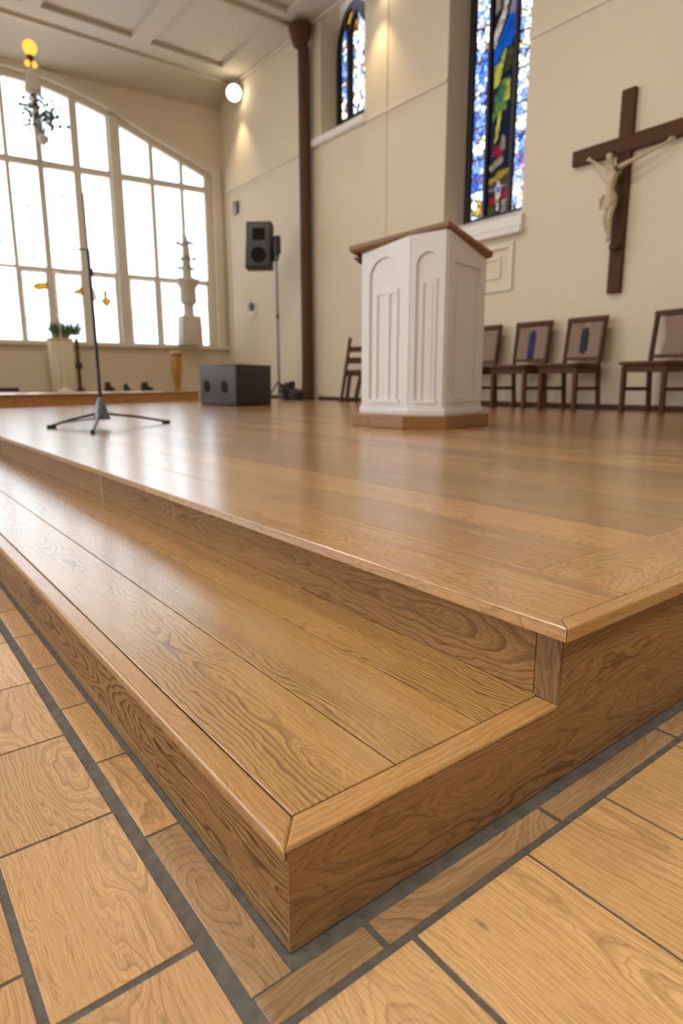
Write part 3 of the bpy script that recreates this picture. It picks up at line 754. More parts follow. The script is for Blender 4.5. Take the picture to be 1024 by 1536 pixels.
# ------------------------------------------------------------------ microphone stand
ms = tag(empty('microphone_stand', (1.03, 3.78, P)), 'thin black microphone stand with folding tripod legs on the stage', 'microphone stand')
hx, hy = 1.03, 3.78
b = MB(); b.lathe([(0.052, 0.05), (0.052, 0.062), (0.046, 0.075), (0.024, 0.165), (0.018, 0.185), (0.012, 0.19)], (hx, hy, P), M['steel'], n=24); lab(b.build('hub', ms, smooth=40), 'grey conical hub')
b = MB(); b.cyl((hx, hy, P+0.18), (hx-0.006, hy, P+1.08), 0.0105, 0.0105, M['black'], 14); b.cyl((hx, hy, P+0.93), (hx, hy, P+0.97), 0.016, 0.016, M['black'], 14); b.build('lower_pole', ms, smooth=40)
b = MB(); b.cyl((hx-0.006, hy, P+1.0), (hx-0.01, hy, P+1.40), 0.0055, 0.0055, M['black'], 10); b.build('upper_pole', ms, smooth=40)
b = MB(); b.tube([(hx-0.006, hy, P+1.08), (hx-0.04, hy+0.02, P+1.082), (hx-0.09, hy+0.05, P+1.075)], 0.005, M['black'], 8); b.build('clip', ms, smooth=40)
for ex, ey in ((0.724, 3.865), (0.812, 3.255), (1.52, 3.893)):
    b = MB(); d = Vector((ex-hx, ey-hy, 0)).normalized()
    s0 = Vector((hx, hy, P+0.085))+d*0.04; e0 = Vector((ex, ey, P+0.012)); b.tube([s0, s0.lerp(e0, 0.5)+Vector((0, 0, 0.006)), e0], 0.0085, M['black'], 10)
    lg = b.build('leg', ms, smooth=40)
    b = MB(); b.tube([e0-d*0.045, e0+d*0.01], 0.0125, M['black'], 10); b.build('rubber_foot', lg, smooth=40)
b = MB(); b.tube([(hx, hy, P+0.06), (0.86, 3.80, P+0.045), (0.76, 3.85, P+0.028)], 0.005, M['steel'], 8); b.build('brace', ms, smooth=40)

# ------------------------------------------------------------------ stage monitor
mo = tag(empty('stage_monitor', (3.75, 6.95, P)), 'boxy black floor monitor loudspeaker with two round ports at the back of the stage', 'loudspeaker')
FL, FM, FR = Vector((3.40, 7.337)), Vector((3.428, 6.39)), Vector((4.11, 6.718))
BK = FL+(FR-FM)
lo4 = [FL, FM, FR, BK]; cen = sum(lo4, Vector((0, 0)))/4
b = MB()
vs = [(q.x, q.y, P) for q in [cen+(q-cen)*0.985 for q in lo4]]+[(q.x, q.y, P+0.5) for q in lo4]
bm = bmesh.new(); bv = [bm.verts.new(q) for q in vs]
for f_ in [(3, 2, 1, 0), (4, 5, 6, 7)]+[(i, (i+1) % 4, (i+1) % 4+4, i+4) for i in range(4)]: bm.faces.new([bv[j] for j in f_])
bmesh.ops.bevel(bm, geom=bm.edges[:], offset=0.01, segments=2, profile=0.5, affect='EDGES'); bm.verts.index_update()
b.add([q.co.copy() for q in bm.verts], [[q.index for q in f_.verts] for f_ in bm.faces], M['cab']); bm.free(); b.build('cabinet', mo, smooth=40)
dF = (FM-FL).normalized(); nF = Vector((-dF.y, dF.x));
if nF.dot(cen-FL) > 0: nF = -nF
b = MB(); L = (FM-FL).length
def mf(x, z, o): q = FL+dF*x+nF*o; return (q.x, q.y, P+z)
b.prism(rect(0.02, 0.02, L-0.02, 0.48), -0.004, 0.006, M['cabface'], f3=mf, bev=0.003); fb = b.build('front_baffle', mo, smooth=40)
for u_ in (0.22, 0.70):
    b = MB(); x, z = u_*L, 0.235; b.lathe([(0.075, -0.01), (0.075, 0.006), (0.068, 0.009), (0.066, 0.001), (0.01, 0.0008)], mf(x, z, 0.006), M['hole'], n=28, axis=(nF.x, nF.y, 0)); b.build('port', mo, smooth=40)
b = MB(); dG = (FR-FM).normalized(); nG = Vector((dG.y, -dG.x)); L2 = (FR-FM).length
if nG.dot(cen-FM) > 0: nG = -nG
def mg(x, z, o): q = FM+dG*x+nG*o; return (q.x, q.y, P+z)
b.prism(rect(0.03, 0.03, L2-0.03, 0.47), -0.004, 0.008, M['grille'], f3=mg, bev=0.003); b.build('grille', mo, smooth=40)

# ------------------------------------------------------------------ speaker on a stand
sp = tag(empty('tall_speaker_stand', (5.42, 8.62, P)), 'slim pole speaker stand near the wall behind the stage monitor', 'speaker stand')
b = MB(); b.cyl((5.42, 8.62, P+0.02), (5.42, 8.62, P+2.35), 0.02, 0.017, M['steel'], 14); b.build('pole', sp, smooth=40)
b = MB(); b.box((5.38, 8.55, P+2.28), (5.47, 8.68, P+2.55), M['black'], bev=0.01); b.build('top_clamp', sp, smooth=40)
b = MB(); b.cyl((5.42, 8.62, P+1.3), (5.42, 8.62, P+1.36), 0.028, 0.028, M['black'], 14); b.build('collar', sp, smooth=40)
for k in range(3):
    a = k*2*PI/3+0.4; b = MB(); b.tube([(5.42, 8.62, P+0.32), (5.42+0.2*math.cos(a), 8.62+0.2*math.sin(a), P+0.012)], 0.012, M['black'], 8); b.build('leg', sp, smooth=40)
ls = tag(empty('loudspeaker', (5.3, 8.95, P+2.1)), 'black loudspeaker mounted high on a pole beside the brown post', 'loudspeaker')
# faces the camera side
yw = math.radians(52+8); du = Vector((math.sin(math.radians(50)), -math.cos(math.radians(50)), 0)); dn = Vector((-math.cos(math.radians(50)), -math.sin(math.radians(50)), 0))
sc_ = Vector((5.22, 8.82, P+2.42)); tl = 0.03
def sf3(x, z, o): q = sc_+du*x+dn*o+Vector((0, 0, z))+du*(z*tl); return tuple(q)
b = MB(); b.prism([(-0.22, -0.34), (0.20, -0.34), (0.20, 0.36), (-0.20, 0.36)], -0.3, 0.0, M['cab'], f3=sf3, bev=0.012); b.build('cabinet', ls, smooth=40)
b = MB(); b.prism([(-0.195, -0.31), (0.175, -0.31), (0.175, 0.33), (-0.175, 0.33)], 0.0, 0.012, M['cabface'], f3=sf3, bev=0.004); b.build('baffle', ls, smooth=40)
b = MB(); b.prism([(-0.10, 0.08), (0.10, 0.08), (0.10, 0.26), (-0.10, 0.26)], 0.012, 0.02, M['hole'], f3=sf3, bev=0.003); b.build('horn', ls)
b = MB(); b.lathe([(0.12, 0), (0.12, 0.012), (0.11, 0.016), (0.04, 0.006)], sf3(0, -0.14, 0.012), M['hole'], n=24, axis=tuple(dn)); b.build('woofer', ls, smooth=40)
b = MB(); b.prism([(0.19, -0.22), (0.30, -0.22), (0.33, 0.02), (0.24, 0.08), (0.19, 0.06)], -0.16, -0.08, M['black'], f3=sf3, bev=0.01); b.build('mounting_bracket', ls, smooth=40)
# cable clutter at the foot
for k, (cx, cy, rr, hh, lbl) in enumerate([(5.72, 8.82, 0.16, 0.30, 'dark bundle of cables heaped beside the speaker pole'), (5.55, 8.30, 0.14, 0.17, 'small dark heap of coiled cable nearest the brown post')]):
    b = MB()
    for j in range(5):
        pts_ = []; ph = RND.uniform(0, 6)
        for i in range(26):
            a = ph+i*0.5; r_ = rr*(0.55+0.3*math.sin(i*0.7+j)); pts_.append((cx+r_*math.cos(a), cy+r_*math.sin(a), P+0.012+hh*abs(math.sin(i*0.37+j))*(1-i/40)))
        b.tube(pts_, 0.013, M['cable'], 7)
    b.lathe([(rr*0.7, 0), (rr*0.75, 0.05), (rr*0.5, hh*0.7), (0.02, hh*0.85)], (cx, cy, P), M['cable'], n=14)
    tag(b.build('cable_heap', smooth=50), lbl, 'cables')
# wall outlet + sensor
ot = tag(empty('rotary_control', (WX, 10.41, P+1.64)), 'white wall plate with a black round control left of the speaker pole', 'wall control')
b = MB(); b.box((WX-0.02, 10.28, P+1.52), (WX, 10.52, P+1.76), M['white'], bev=0.005); b.build('plate', ot, smooth=40)
b = MB(); b.lathe([(0.085, 0), (0.08, 0.03), (0.03, 0.035)], (WX-0.02, 10.41, P+1.68), M['black'], n=20, axis=(-1, 0, 0)); b.build('knob', ot, smooth=40)
b = MB(); b.box((WX-0.06, 10.82, P+3.40), (WX, 10.96, P+3.62), M['steel'], bev=0.01); tag(b.build('sensor_box', smooth=40), 'small grey sensor box high on the wall near the corner', 'sensor')

# ------------------------------------------------------------------ low platform below the window
lp = tag(empty('low_platform', (2.8, 8.9, P)), 'long low honey coloured wooden platform under the arched window', 'platform')
q0 = Vector((1.164, 8.056)); q1 = Vector((4.204, 9.108)); dq = (q1-q0).normalized(); ql = q0-dq*4.2
bk = Vector((-0.3, 1)).normalized()
poly = [(q1.x, q1.y), (q1.x+0.45, 11.5), (-4, 12.3), (ql.x, ql.y)]
b = MB(); b.prism(poly, P, P+0.125, M['deck'], axes='xzy', tone=1.3); b.build('base', lp)
pg = [(q1.x+0.02, q1.y-0.01), (q1.x+0.47, 11.5), (-4, 12.3), (ql.x, ql.y-0.03)]
b = MB(); b.prism(pg, P+0.125, P+0.15, M['deck'], axes='xyz', bev=0.004, tone=1.15); b.build('top_board', lp, smooth=40)
LPZ = 0.15

# ------------------------------------------------------------------ things on the low platform and sill
pb = tag(empty('pedestal_box', (*LW(-3.25, 0, -0.55)[:2], P+LPZ)), 'plain cream pedestal box holding the green plant under the window', 'pedestal')
b = MB(); b.prism(rect(-3.42, LPZ, -3.07, 1.0), -0.68, -0.36, M['wall'], f3=LW, bev=0.008); b.build('box', pb, smooth=40)
b = MB(); b.prism(rect(-3.44, 1.0, -3.05, 1.02), -0.70, -0.34, M['wall'], f3=LW, bev=0.004); b.build('cap', pb, smooth=40)
pp = tag(empty('grassy_plant', LW(-3.2, 1.02, -0.5)), 'bushy green grass-like plant on the cream pedestal in front of the window', 'plant')
b = MB(); b.lathe([(0.12, 0), (0.15, 0.06), (0.15, 0.07), (0.02, 0.06)], LW(-3.22, 1.02, -0.5), M['leaf'], n=16); b.build('pot', pp, smooth=40)
b = MB()
for i in range(260):
    s = RND.uniform(-3.36, -2.98); cpt = LW(s, 1.06+RND.uniform(0, .05), -0.5+RND.uniform(-.08, .08))
    b.leaf(cpt, (RND.uniform(-.7, .7)+(s+3.17)*2.0, RND.uniform(-.5, .5), RND.uniform(.5, 1.2)), RND.uniform(.13, .28), 0.011, M['leaf'])
b.build('foliage', pp)
b = MB(); b.prism(rect(-3.02, 0.15, -2.97, 1.03), -0.62, -0.57, M['darkwood'], f3=LW); b.prism(rect(-3.06, LPZ, -2.93, 0.19), -0.66, -0.53, M['black'], f3=LW)
b.prism(rect(-3.04, 0.52, -2.94, 0.62), -0.64, -0.55, M['black'], f3=LW)
tag(b.build('dark_post_stand', smooth=40), 'short dark post standing at the right side of the plant pedestal', 'stand')
for s, wd, h, lbl in ((-2.57, 0.13, 0.15, 'leftmost small black object on the low platform'), (-2.27, 0.09, 0.12, 'middle small black object on the low platform'), (-1.93, 0.16, 0.15, 'rightmost small black wedge on the low platform')):
    b = MB(); b.prism([(s-wd/2, LPZ), (s+wd*0.8, LPZ), (s+wd*0.7, LPZ+h*.25), (s+wd*0.2, LPZ+h*0.5), (s+wd*.1, LPZ+h), (s-wd*.4, LPZ+h)], -0.9, -0.75, M['black'], f3=LW, bev=0.012)
    tag(b.build('uplighter', smooth=40), lbl, 'stage light', 'small black floor lights under the window')
b = MB(); b.prism(rect(-4.6, LPZ, -3.98, LPZ+0.06), -0.95, -0.75, M['black'], f3=LW, bev=0.01); tag(b.build('black_case', smooth=40), 'flat black case lying at the left end of the low platform', 'case')
# gilded carved piece
gd = tag(empty('gilded_carving', (*LW(-1.34, 0, -0.8)[:2], P+LPZ)), 'golden carved wooden figure standing under the window left of the monitor', 'carving')
cg = LW(-1.34, LPZ, -0.8)
b = MB(); b.lathe([(0.055, 0), (0.06, 0.02), (0.04, 0.06), (0.045, 0.14), (0.075, 0.25), (0.09, 0.38), (0.085, 0.5), (0.095, 0.58), (0.07, 0.62)], cg, M['gold'], n=14)
for i in range(5):
    a = i*1.25; b.tube([(cg[0]+0.04*math.cos(a), cg[1]+0.04*math.sin(a), cg[2]+0.05), (cg[0]+0.09*math.cos(a+.3), cg[1]+0.09*math.sin(a+.3), cg[2]+0.35), (cg[0]+0.08*math.cos(a+.5), cg[1]+0.08*math.sin(a+.5), cg[2]+0.6)], [0.012, 0.022, 0.018], M['gold'], 8)
b.build('carved_body', gd, smooth=50)
b = MB(); b.lathe([(0.09, 0.61), (0.115, 0.63), (0.12, 0.66), (0.10, 0.69), (0.03, 0.70)], cg, M['gold'], n=14); b.build('cap', gd, smooth=50)
# pedestal ornament in front of window
po = tag(empty('ornamental_pedestal', LW(-0.88, 0.99, -0.2)), 'pale stone pedestal ornament with leafy finial on the window sill', 'ornament')
ob = MB(); ob.prism([(-1.07, 0.99), (-0.67, 0.99), (-0.69, 1.53), (-1.05, 1.53)], -0.42, -0.08, M['plaster'], f3=LW, bev=0.01); ob.build('pedestal_block', po, smooth=40)
cb = LW(-0.875, 0, -0.25); cb = (cb[0], cb[1], P)
b = MB(); b.lathe([(0.11, 1.53), (0.10, 1.56), (0.095, 1.72), (0.12, 1.75), (0.15, 1.77), (0.155, 1.80), (0.15, 2.02), (0.17, 2.06), (0.20, 2.12), (0.21, 2.18), (0.12, 2.20)], cb, M['plaster'], n=20); b.build('urn', po, smooth=40)
b = MB(); b.lathe([(0.09, 2.2), (0.085, 2.4), (0.07, 2.7), (0.05, 2.9), (0.02, 2.98)], cb, M['plaster'], n=16); b.build('column', po, smooth=40)
b = MB()
for i in range(10):
    a = i*0.7; z = 2.18; b.tube([(cb[0]+0.1*math.cos(a), cb[1]+0.1*math.sin(a), P+z), (cb[0]+0.2*math.cos(a), cb[1]+0.2*math.sin(a), P+z+0.02), (cb[0]+0.23*math.cos(a), cb[1]+0.23*math.sin(a), P+z-0.04)], 0.02, M['plaster'], 7)
b.build('scroll_collar', po, smooth=50)
b = MB()
for z in (2.38, 2.55, 2.8):
    for i in range(12):
        a = RND.uniform(0, 6.28); r_ = RND.uniform(.03, .10); b.leaf((cb[0]+r_*math.cos(a), cb[1]+r_*math.sin(a), P+z), (math.cos(a), math.sin(a), RND.uniform(0.0, .6)), 0.16, 0.03, M['grayleaf'])
b.tube([(cb[0], cb[1], P+2.85), (cb[0]-0.14, cb[1], P+3.06)], 0.007, M['grayleaf'], 6)
b.build('leaves', po)

# ------------------------------------------------------------------ lamp with sprays on the window
def LP(s, z, o=-1.0): return Vector(LW(s, z, o))
wl = tag(empty('standing_lamp', LP(-3.290, 0.15)), 'tall slender standing lamp with an amber globe over a pale bell shade', 'lamp')
b = MB(); b.lathe([(0.13, 0.15), (0.13, 0.165), (0.03, 0.19), (0.02, 0.2)], LP(-3.300, 0), M['winframe'], n=20); b.build('foot', wl, smooth=40)
b = MB(); b.tube([LP(-3.300, 0.18), LP(-3.300, 3.97)], 0.009, M['winframe'], 12); b.build('pole', wl, smooth=40)
b = MB(); b.lathe([(0.02, -0.1), (0.07, -0.05), (0.09, 0.0), (0.085, 0.015), (0.015, 0.005)], LP(-3.300, 3.97), M['plaster'], n=16); b.build('bowl', wl, smooth=40)
b = MB(); b.tube([LP(-3.300, 3.97), LP(-3.340, 4.32), LP(-3.370, 4.56)], 0.02, M['steel'], 12); b.build('stem', wl, smooth=40)
b = MB(); b.lathe([(0.095, -0.02), (0.12, 0.0), (0.122, 0.05), (0.095, 0.15), (0.08, 0.22), (0.04, 0.28), (0.03, 0.33)], LP(-3.380, 4.58), M['plaster'], n=20); b.build('bell_shade', wl, smooth=40)
b = MB(); b.lathe([(0.03, 0), (0.055, 0.02), (0.05, 0.05), (0.03, 0.07)], LP(-3.380, 5.01), M['darkwood'], n=16); b.cyl(LP(-3.380, 4.89), LP(-3.380, 5.03), 0.02, 0.02, M['darkwood'], 10); b.build('collar', wl, smooth=40)
for s in (-3.425, -3.33):
    b = MB(); b.ball(LP(s, 4.96), 0.042, M['bulb_o'], 14); b.build('small_bulb', wl, smooth=60)
b = MB(); b.ball(LP(-3.375, 5.18), 0.10, M['bulb_o'], 20); lab(b.build('globe', wl, smooth=60), 'amber glowing globe')
sy = tag(empty('leafy_spray', LP(-3.300, 3.98)), 'airy spray of grey-green leaves fanning from the lamp bowl before the window', 'plant')
b = MB(); lv = MB()
for i in range(30):
    a = RND.uniform(-1.25, 1.25); L = RND.uniform(.25, .56); p0 = LP(-3.300, 3.985)
    tip = p0 + Ld*(L*math.sin(a)*0.75) + Vector((0, 0, L*math.cos(a)*1.15)) + Ln*RND.uniform(-.12, .12); mid_ = p0.lerp(tip, .5)+Vector((0, 0, .03))
    b.tube([p0, mid_, tip], 0.003, M['grayleaf'], 5)
    for t_ in (0.6, 0.8, 0.9, 1.0):
        if RND.random() < 0.8: lv.leaf(p0.lerp(tip, t_)+Vector((0, 0, .02)), (RND.uniform(-1, 1), RND.uniform(-.3, .3), RND.uniform(-.6, 1)), RND.uniform(.06, .11), 0.022, M['grayleaf'], nrm=(0.1, 1, 0.2))
b.build('stems', sy); lv.build('leaves', sy)

# ------------------------------------------------------------------ wall spots
def wallspot(y, z, lbl):
    o = tag(empty('spotlight', (WX-0.12, y, P+z)), lbl, 'spotlight', 'round warm spotlights high on the side wall')
    b = MB(); b.lathe([(0.10, -0.12), (0.13, -0.08), (0.14, 0.02), (0.13, 0.025)], (WX-0.14, y, P+z), M['white'], n=24, axis=(-0.55, -0.75, -0.35)); b.build('housing', o, smooth=40)
    b = MB(); b.ball((WX-0.14-0.03, y-0.04, P+z-0.02), 0.125, M['bulb_w'], 20); b.build('lamp', o, smooth=60)
    b = MB(); b.box((WX-0.09, y-0.03, P+z-0.03), (WX, y+0.03, P+z+0.03), M['white']); b.build('mount', o)
    ld = bpy.data.lights.new('spot_beam', 'SPOT'); ld.energy = 50; ld.color = (1, 0.74, 0.42); ld.spot_size = math.radians(75); ld.spot_blend = 0.9; ld.shadow_soft_size = 0.05
    lo_ = bpy.data.objects.new('spot_beam', ld); COL.objects.link(lo_); lo_.parent = o; lo_.location = (-0.10, 0.0, -0.20); lo_.rotation_euler = (0, math.radians(-4), 0)
wallspot(10.60, 5.33, 'round glowing spotlight near the far corner of the side wall')
wallspot(6.78, 5.42, 'wall spotlight right of the small window, washing the wall below')

# ------------------------------------------------------------------ crucifix
cr = tag(empty('wooden_cross', (WX, 3.165, P+1.15)), 'large plain dark brown wooden cross hanging on the side wall', 'cross')
b = MB(); b.box((WX-0.055, 3.10, P+1.155), (WX-0.003, 3.235, P+3.0), M['crosswood'], bev=0.004, axes='zyx', v0=0.1); b.build('upright', cr)
b = MB(); b.box((WX-0.065, 2.60, P+2.445), (WX-0.003, 3.72, P+2.59), M['crosswood'], bev=0.004, axes='yzx', v0=0.1); b.build('crossbeam', cr)
def skin(name, J, E, root, mat, parent, sub=2):
    me = bpy.data.meshes.new(name); ks = list(J); ix = {k: i for i, k in enumerate(ks)}
    base = Vector(parent.location)
    me.from_pydata([tuple(Vector(J[k][0])-base) for k in ks], [(ix[a], ix[c]) for a, c in E], [])
    o = bpy.data.objects.new(name, me); COL.objects.link(o)
    sm = o.modifiers.new('s', 'SKIN'); sm.use_smooth_shade = True
    for i, k in enumerate(ks):
        me.skin_vertices[0].data[i].radius = J[k][1] if isinstance(J[k][1], tuple) else (J[k][1],)*2
        me.skin_vertices[0].data[i].use_root = (k == root)
    ss = o.modifiers.new('u', 'SUBSURF'); ss.levels = sub; ss.render_levels = sub
    dg = bpy.context.evaluated_depsgraph_get()
    m2 = bpy.data.meshes.new_from_object(o.evaluated_get(dg)); o.modifiers.clear(); o.data = m2; m2.materials.clear(); m2.materials.append(mat)
    for p_ in m2.polygons: p_.use_smooth = True
    o.parent = parent; return o
X0 = 5.84
fg = tag(empty('crucifix_figure', (X0, 3.17, P+1.62)), 'pale carved figure with outstretched arms fixed to the dark wall cross', 'figure')
def Q(y, z, dx=0.0): return (X0+dx, y+0.035, P+z)
J = {'pel': (Q(3.17, 2.03), (0.050, 0.038)), 'wst': (Q(3.175, 2.10), (0.040, 0.032)), 'chs': (Q(3.17, 2.22), (0.058, 0.042)), 'nck': (Q(3.18, 2.325, 0.01), 0.020),
     'hd0': (Q(3.19, 2.36, -0.01), 0.028), 'hd': (Q(3.205, 2.41, -0.02), (0.038, 0.044)), 'hd1': (Q(3.205, 2.45, -0.015), 0.026),
     'shl': (Q(3.235, 2.29), 0.026), 'ell': (Q(3.34, 2.36, 0.04), 0.019), 'wrl': (Q(3.43, 2.43, 0.085), 0.014),
     'hal': (Q(3.475, 2.455, 0.09), (0.018, 0.010)), 'fl1': (Q(3.515, 2.48, 0.09), 0.006), 'fl2': (Q(3.52, 2.465, 0.09), 0.006), 'tl': (Q(3.48, 2.49, 0.08), 0.006),
     'shr': (Q(3.10, 2.29), 0.026), 'elr': (Q(2.91, 2.34, 0.02), 0.019), 'wrr': (Q(2.72, 2.395, 0.05), 0.014),
     'har': (Q(2.67, 2.415, 0.065), (0.018, 0.010)), 'fr1': (Q(2.63, 2.44, 0.065), 0.006), 'fr2': (Q(2.625, 2.425, 0.065), 0.006), 'tr': (Q(2.665, 2.45, 0.06), 0.006),
     'hpl': (Q(3.20, 1.99), 0.036), 'knl': (Q(3.19, 1.83, -0.045), 0.027), 'ank': (Q(3.17, 1.68, 0.01), 0.016), 'ft': (Q(3.168, 1.63, -0.03), (0.018, 0.012)),
     'hpr': (Q(3.14, 1.99), 0.036), 'knr': (Q(3.15, 1.83, -0.035), 0.027), 'anr': (Q(3.15, 1.67, 0.0), 0.016), 'ftr': (Q(3.155, 1.625, -0.035), (0.018, 0.012))}
E = [('pel', 'wst'), ('wst', 'chs'), ('chs', 'nck'), ('nck', 'hd0'), ('hd0', 'hd'), ('hd', 'hd1'), ('chs', 'shl'), ('shl', 'ell'), ('ell', 'wrl'), ('wrl', 'hal'), ('hal', 'fl1'), ('hal', 'fl2'), ('hal', 'tl'),
     ('chs', 'shr'), ('shr', 'elr'), ('elr', 'wrr'), ('wrr', 'har'), ('har', 'fr1'), ('har', 'fr2'), ('har', 'tr'),
     ('pel', 'hpl'), ('hpl', 'knl'), ('knl', 'ank'), ('ank', 'ft'), ('pel', 'hpr'), ('hpr', 'knr'), ('knr', 'anr'), ('anr', 'ftr')]
skin('body', J, E, 'pel', M['ivory'], fg)
b = MB(); b.lathe([(0.052, -0.10), (0.062, -0.06), (0.062, 0.0), (0.052, 0.035), (0.04, 0.04)], Q(3.17, 2.03), M['ivory'], n=20)
b.tube([Q(3.22, 2.06, -0.04), Q(3.25, 2.02, -0.045), Q(3.25, 1.93, -0.03)], [0.02, 0.025, 0.012], M['ivory'], 8); b.build('loincloth', fg, smooth=50)
b = MB()
for i in range(10):
    a = i*0.63; b.ball((X0-0.012+0.04*math.cos(a), 3.24+0.044*math.sin(a), P+2.435), 0.012, M['darkwood'], 6)
b.build('crown', fg, smooth=60)
b = MB(); b.box((5.865, 3.12, P+1.56), (WX-0.06, 3.2, P+1.61), M['crosswood'], bev=0.004); b.build('foot_rest', fg)

# ------------------------------------------------------------------ chairs (local: faces -x, back plane at x=0)
def make_chair(style):
    o = empty('wooden_chair', (0, 0, 0)); W = 0.22; SD = 0.40
    cw = M['chairwood']
    for sy_ in (-1, 1):
        b = MB(); y = sy_*(W-0.02)
        b.box((-SD, y-0.02, 0), (-SD+0.042, y+0.02, 0.43), cw, bev=0.004, axes='zxy', tr=lambda q: Vector((q.x+(0.43-q.z)*0.02, q.y, q.z))); b.build('front_leg', o, local=True)
        b = MB(); b.box((-0.02, y-0.019, 0), (0.02, y+0.019, 0.46), cw, bev=0.004, axes='zxy', tr=lambda q: Vector((q.x+(0.46-q.z)*0.09, q.y, q.z))); b.build('rear_leg', o, local=True)
        b = MB(); b.box((-0.018, y-0.018, 0.44), (0.018, y+0.018, 0.93), cw, bev=0.004, axes='zxy', tone=0.75, tr=lambda q: Vector((q.x+(q.z-0.44)*0.14, q.y*(1+(q.z-0.44)*0.06), q.z))); b.build('stile', o, local=True)
        b = MB(); b.box((-SD+0.02, y-0.01, 0.20), (0.03, y+0.01, 0.235), cw, axes='xzy'); b.build('side_stretcher', o, local=True)
    b = MB(); b.prism([(-SD-0.025, -W-0.015), (-SD-0.025, W+0.015), (0.02, W), (0.02, -W)], 0.435, 0.465, cw, bev=0.008, axes='yxz', tone=1.1); b.build('seat', o, local=True, smooth=40)
    b = MB(); b.box((-SD+0.01, -W+0.02, 0.37), (-SD+0.03, W-0.02, 0.435), cw, axes='yzx'); b.box((-0.01, -W+0.02, 0.37), (0.01, W-0.02, 0.435), cw, axes='yzx')
    b.box((-SD+0.02, -W+0.008, 0.37), (0, -W+0.026, 0.435), cw, axes='xzy'); b.box((-SD+0.02, W-0.026, 0.37), (0, W-0.008, 0.435), cw, axes='xzy'); b.build('seat_rail', o, local=True)
    tb = lambda q: Vector((q.x+(q.z-0.44)*0.14, q.y, q.z))
    b = MB(); b.box((-0.02, -W-0.008, 0.885), (0.02, W+0.008, 0.94), cw, bev=0.006, axes='yzx', tone=0.85, tr=tb); b.build('top_rail', o, local=True, smooth=40)
    b = MB(); b.box((-0.012, -W+0.035, 0.50), (0.012, W-0.035, 0.535), cw, axes='yzx', tr=tb)
    b.build('lower_rail', o, local=True)
    if style in ('blue', 'slit', 'plain'):
        for a0, a1 in ((-W+0.04, -0.045), (0.045, W-0.04)) if style != 'plain' else ((-W+0.04, W-0.04),):
            b = MB(); b.box((-0.007, a0, 0.53), (0.007, a1, 0.89), M['panelwood'], axes='zyx', tr=tb); b.build('back_panel', o, local=True)
        if style != 'plain':
            b = MB(); z0, z1, hw = (0.50, 0.84, 0.04) if style == 'blue' else (0.56, 0.83, 0.034)
            pr_ = [(-hw, z0+0.03), (0, z0), (hw, z0+0.03), (hw, z1-0.06), (0.012, z1), (-0.012, z1), (-hw, z1-0.06)]
            b.prism(pr_, -0.012, 0.012, M['blue'] if style == 'blue' else M['navy'], f3=lambda y, z, x: (x+(z-0.44)*0.14, y, z)); lab(b.build('inset', o, local=True), 'blue fabric inset' if style == 'blue' else 'dark oval inset')
            b = MB(); b.box((-0.005, -0.05, 0.53), (0.009, 0.05, 0.60), M['panelwood'], axes='zyx', tr=tb) if style == 'slit' else b.box((-0.005, -0.05, 0.84), (0.009, 0.05, 0.89), M['panelwood'], axes='zyx', tr=tb); b.build('back_panel', o, local=True)
    else:
        b = MB(); b.prism([(-0.11, 0.53), (0.11, 0.53), (0.085, 0.7), (0.12, 0.89), (-0.12, 0.89), (-0.085, 0.7)], -0.008, 0.008, M['panelwood'], axes='zyx', f3=lambda y, z, x: (x+(z-0.44)*0.14, y, z)); b.build('splat', o, local=True)
    return o
GRP = 'brown wooden chairs along the side wall'
for style, y, rz, lbl in (('plain', 4.70, 0.0, 'brown wooden chair half hidden behind the white pulpit'),
                          ('blue', 4.02, 0.05, 'brown wooden chair with a blue strip in its backrest'),
                          ('slit', 3.38, -0.03, 'brown wooden chair with a dark oval inset in its backrest, left of the cross'),
                          ('splat', 2.47, -0.12, 'brown wooden chair with an open back and splat, at the right edge under the cross')):
    o = make_chair(style); o.location = (5.82, y, P); o.rotation_euler = (0, 0, rz); tag(o, lbl, 'chair', GRP)

# ladder-back folded chair at the wall
lc = tag(empty('folding_chair', (5.8, 7.3, P)), 'narrow dark ladder-back folding chair leaning beside the wall left of the pulpit', 'chair')
wc_ = Vector((5.70, 7.02, P)); dy = Vector((0.50, -0.86, 0))*0.62
def K(a, z, o_=0.0): return tuple(wc_ + dy*a + Vector((0.26*z*0.35+o_, 0, z)))
def bar(nm, p, q, wd=0.022, dp=0.016, par=lc, m='darkwood'):
    p = Vector(p); q = Vector(q); x, y_, d = frame_of(q-p); mb = MB(); vs = []
    for c_ in (p, q):
        for sx, sy_ in ((-1, -1), (1, -1), (1, 1), (-1, 1)): vs.append(c_+x*wd*sx+y_*dp*sy_)
    mb.add(vs, [(3, 2, 1, 0), (4, 5, 6, 7)]+[(i, (i+1) % 4, (i+1) % 4+4, i+4) for i in range(4)], M[m], axes='zxy'); return mb.build(nm, par)
bar('side_rail', K(-0.30, 0.0), K(-0.18, 0.93)); bar('side_rail', K(0.30, 0.0), K(0.24, 0.95))
for z, h in ((0.76, 0.04), (0.60, 0.045), (0.42, 0.045)):
    mb = MB(); a0 = -0.24+0.1*(z-0.5); mb.add([K(a0, z-h), K(0.26, z-h), K(0.26, z+h), K(a0, z+h), K(a0, z-h, .02), K(0.26, z-h, .02), K(0.26, z+h, .02), K(a0, z+h, .02)],
        [(0, 1, 2, 3), (7, 6, 5, 4), (0, 4, 5, 1), (1, 5, 6, 2), (2, 6, 7, 3), (3, 7, 4, 0)], M['darkwood'], axes='yzx'); mb.build('slat', lc)
bar('brace_leg', K(0.06, 0.0), K(0.17, 0.42), 0.03); bar('brace_leg', K(-0.16, 0.0), K(-0.12, 0.42), 0.03)
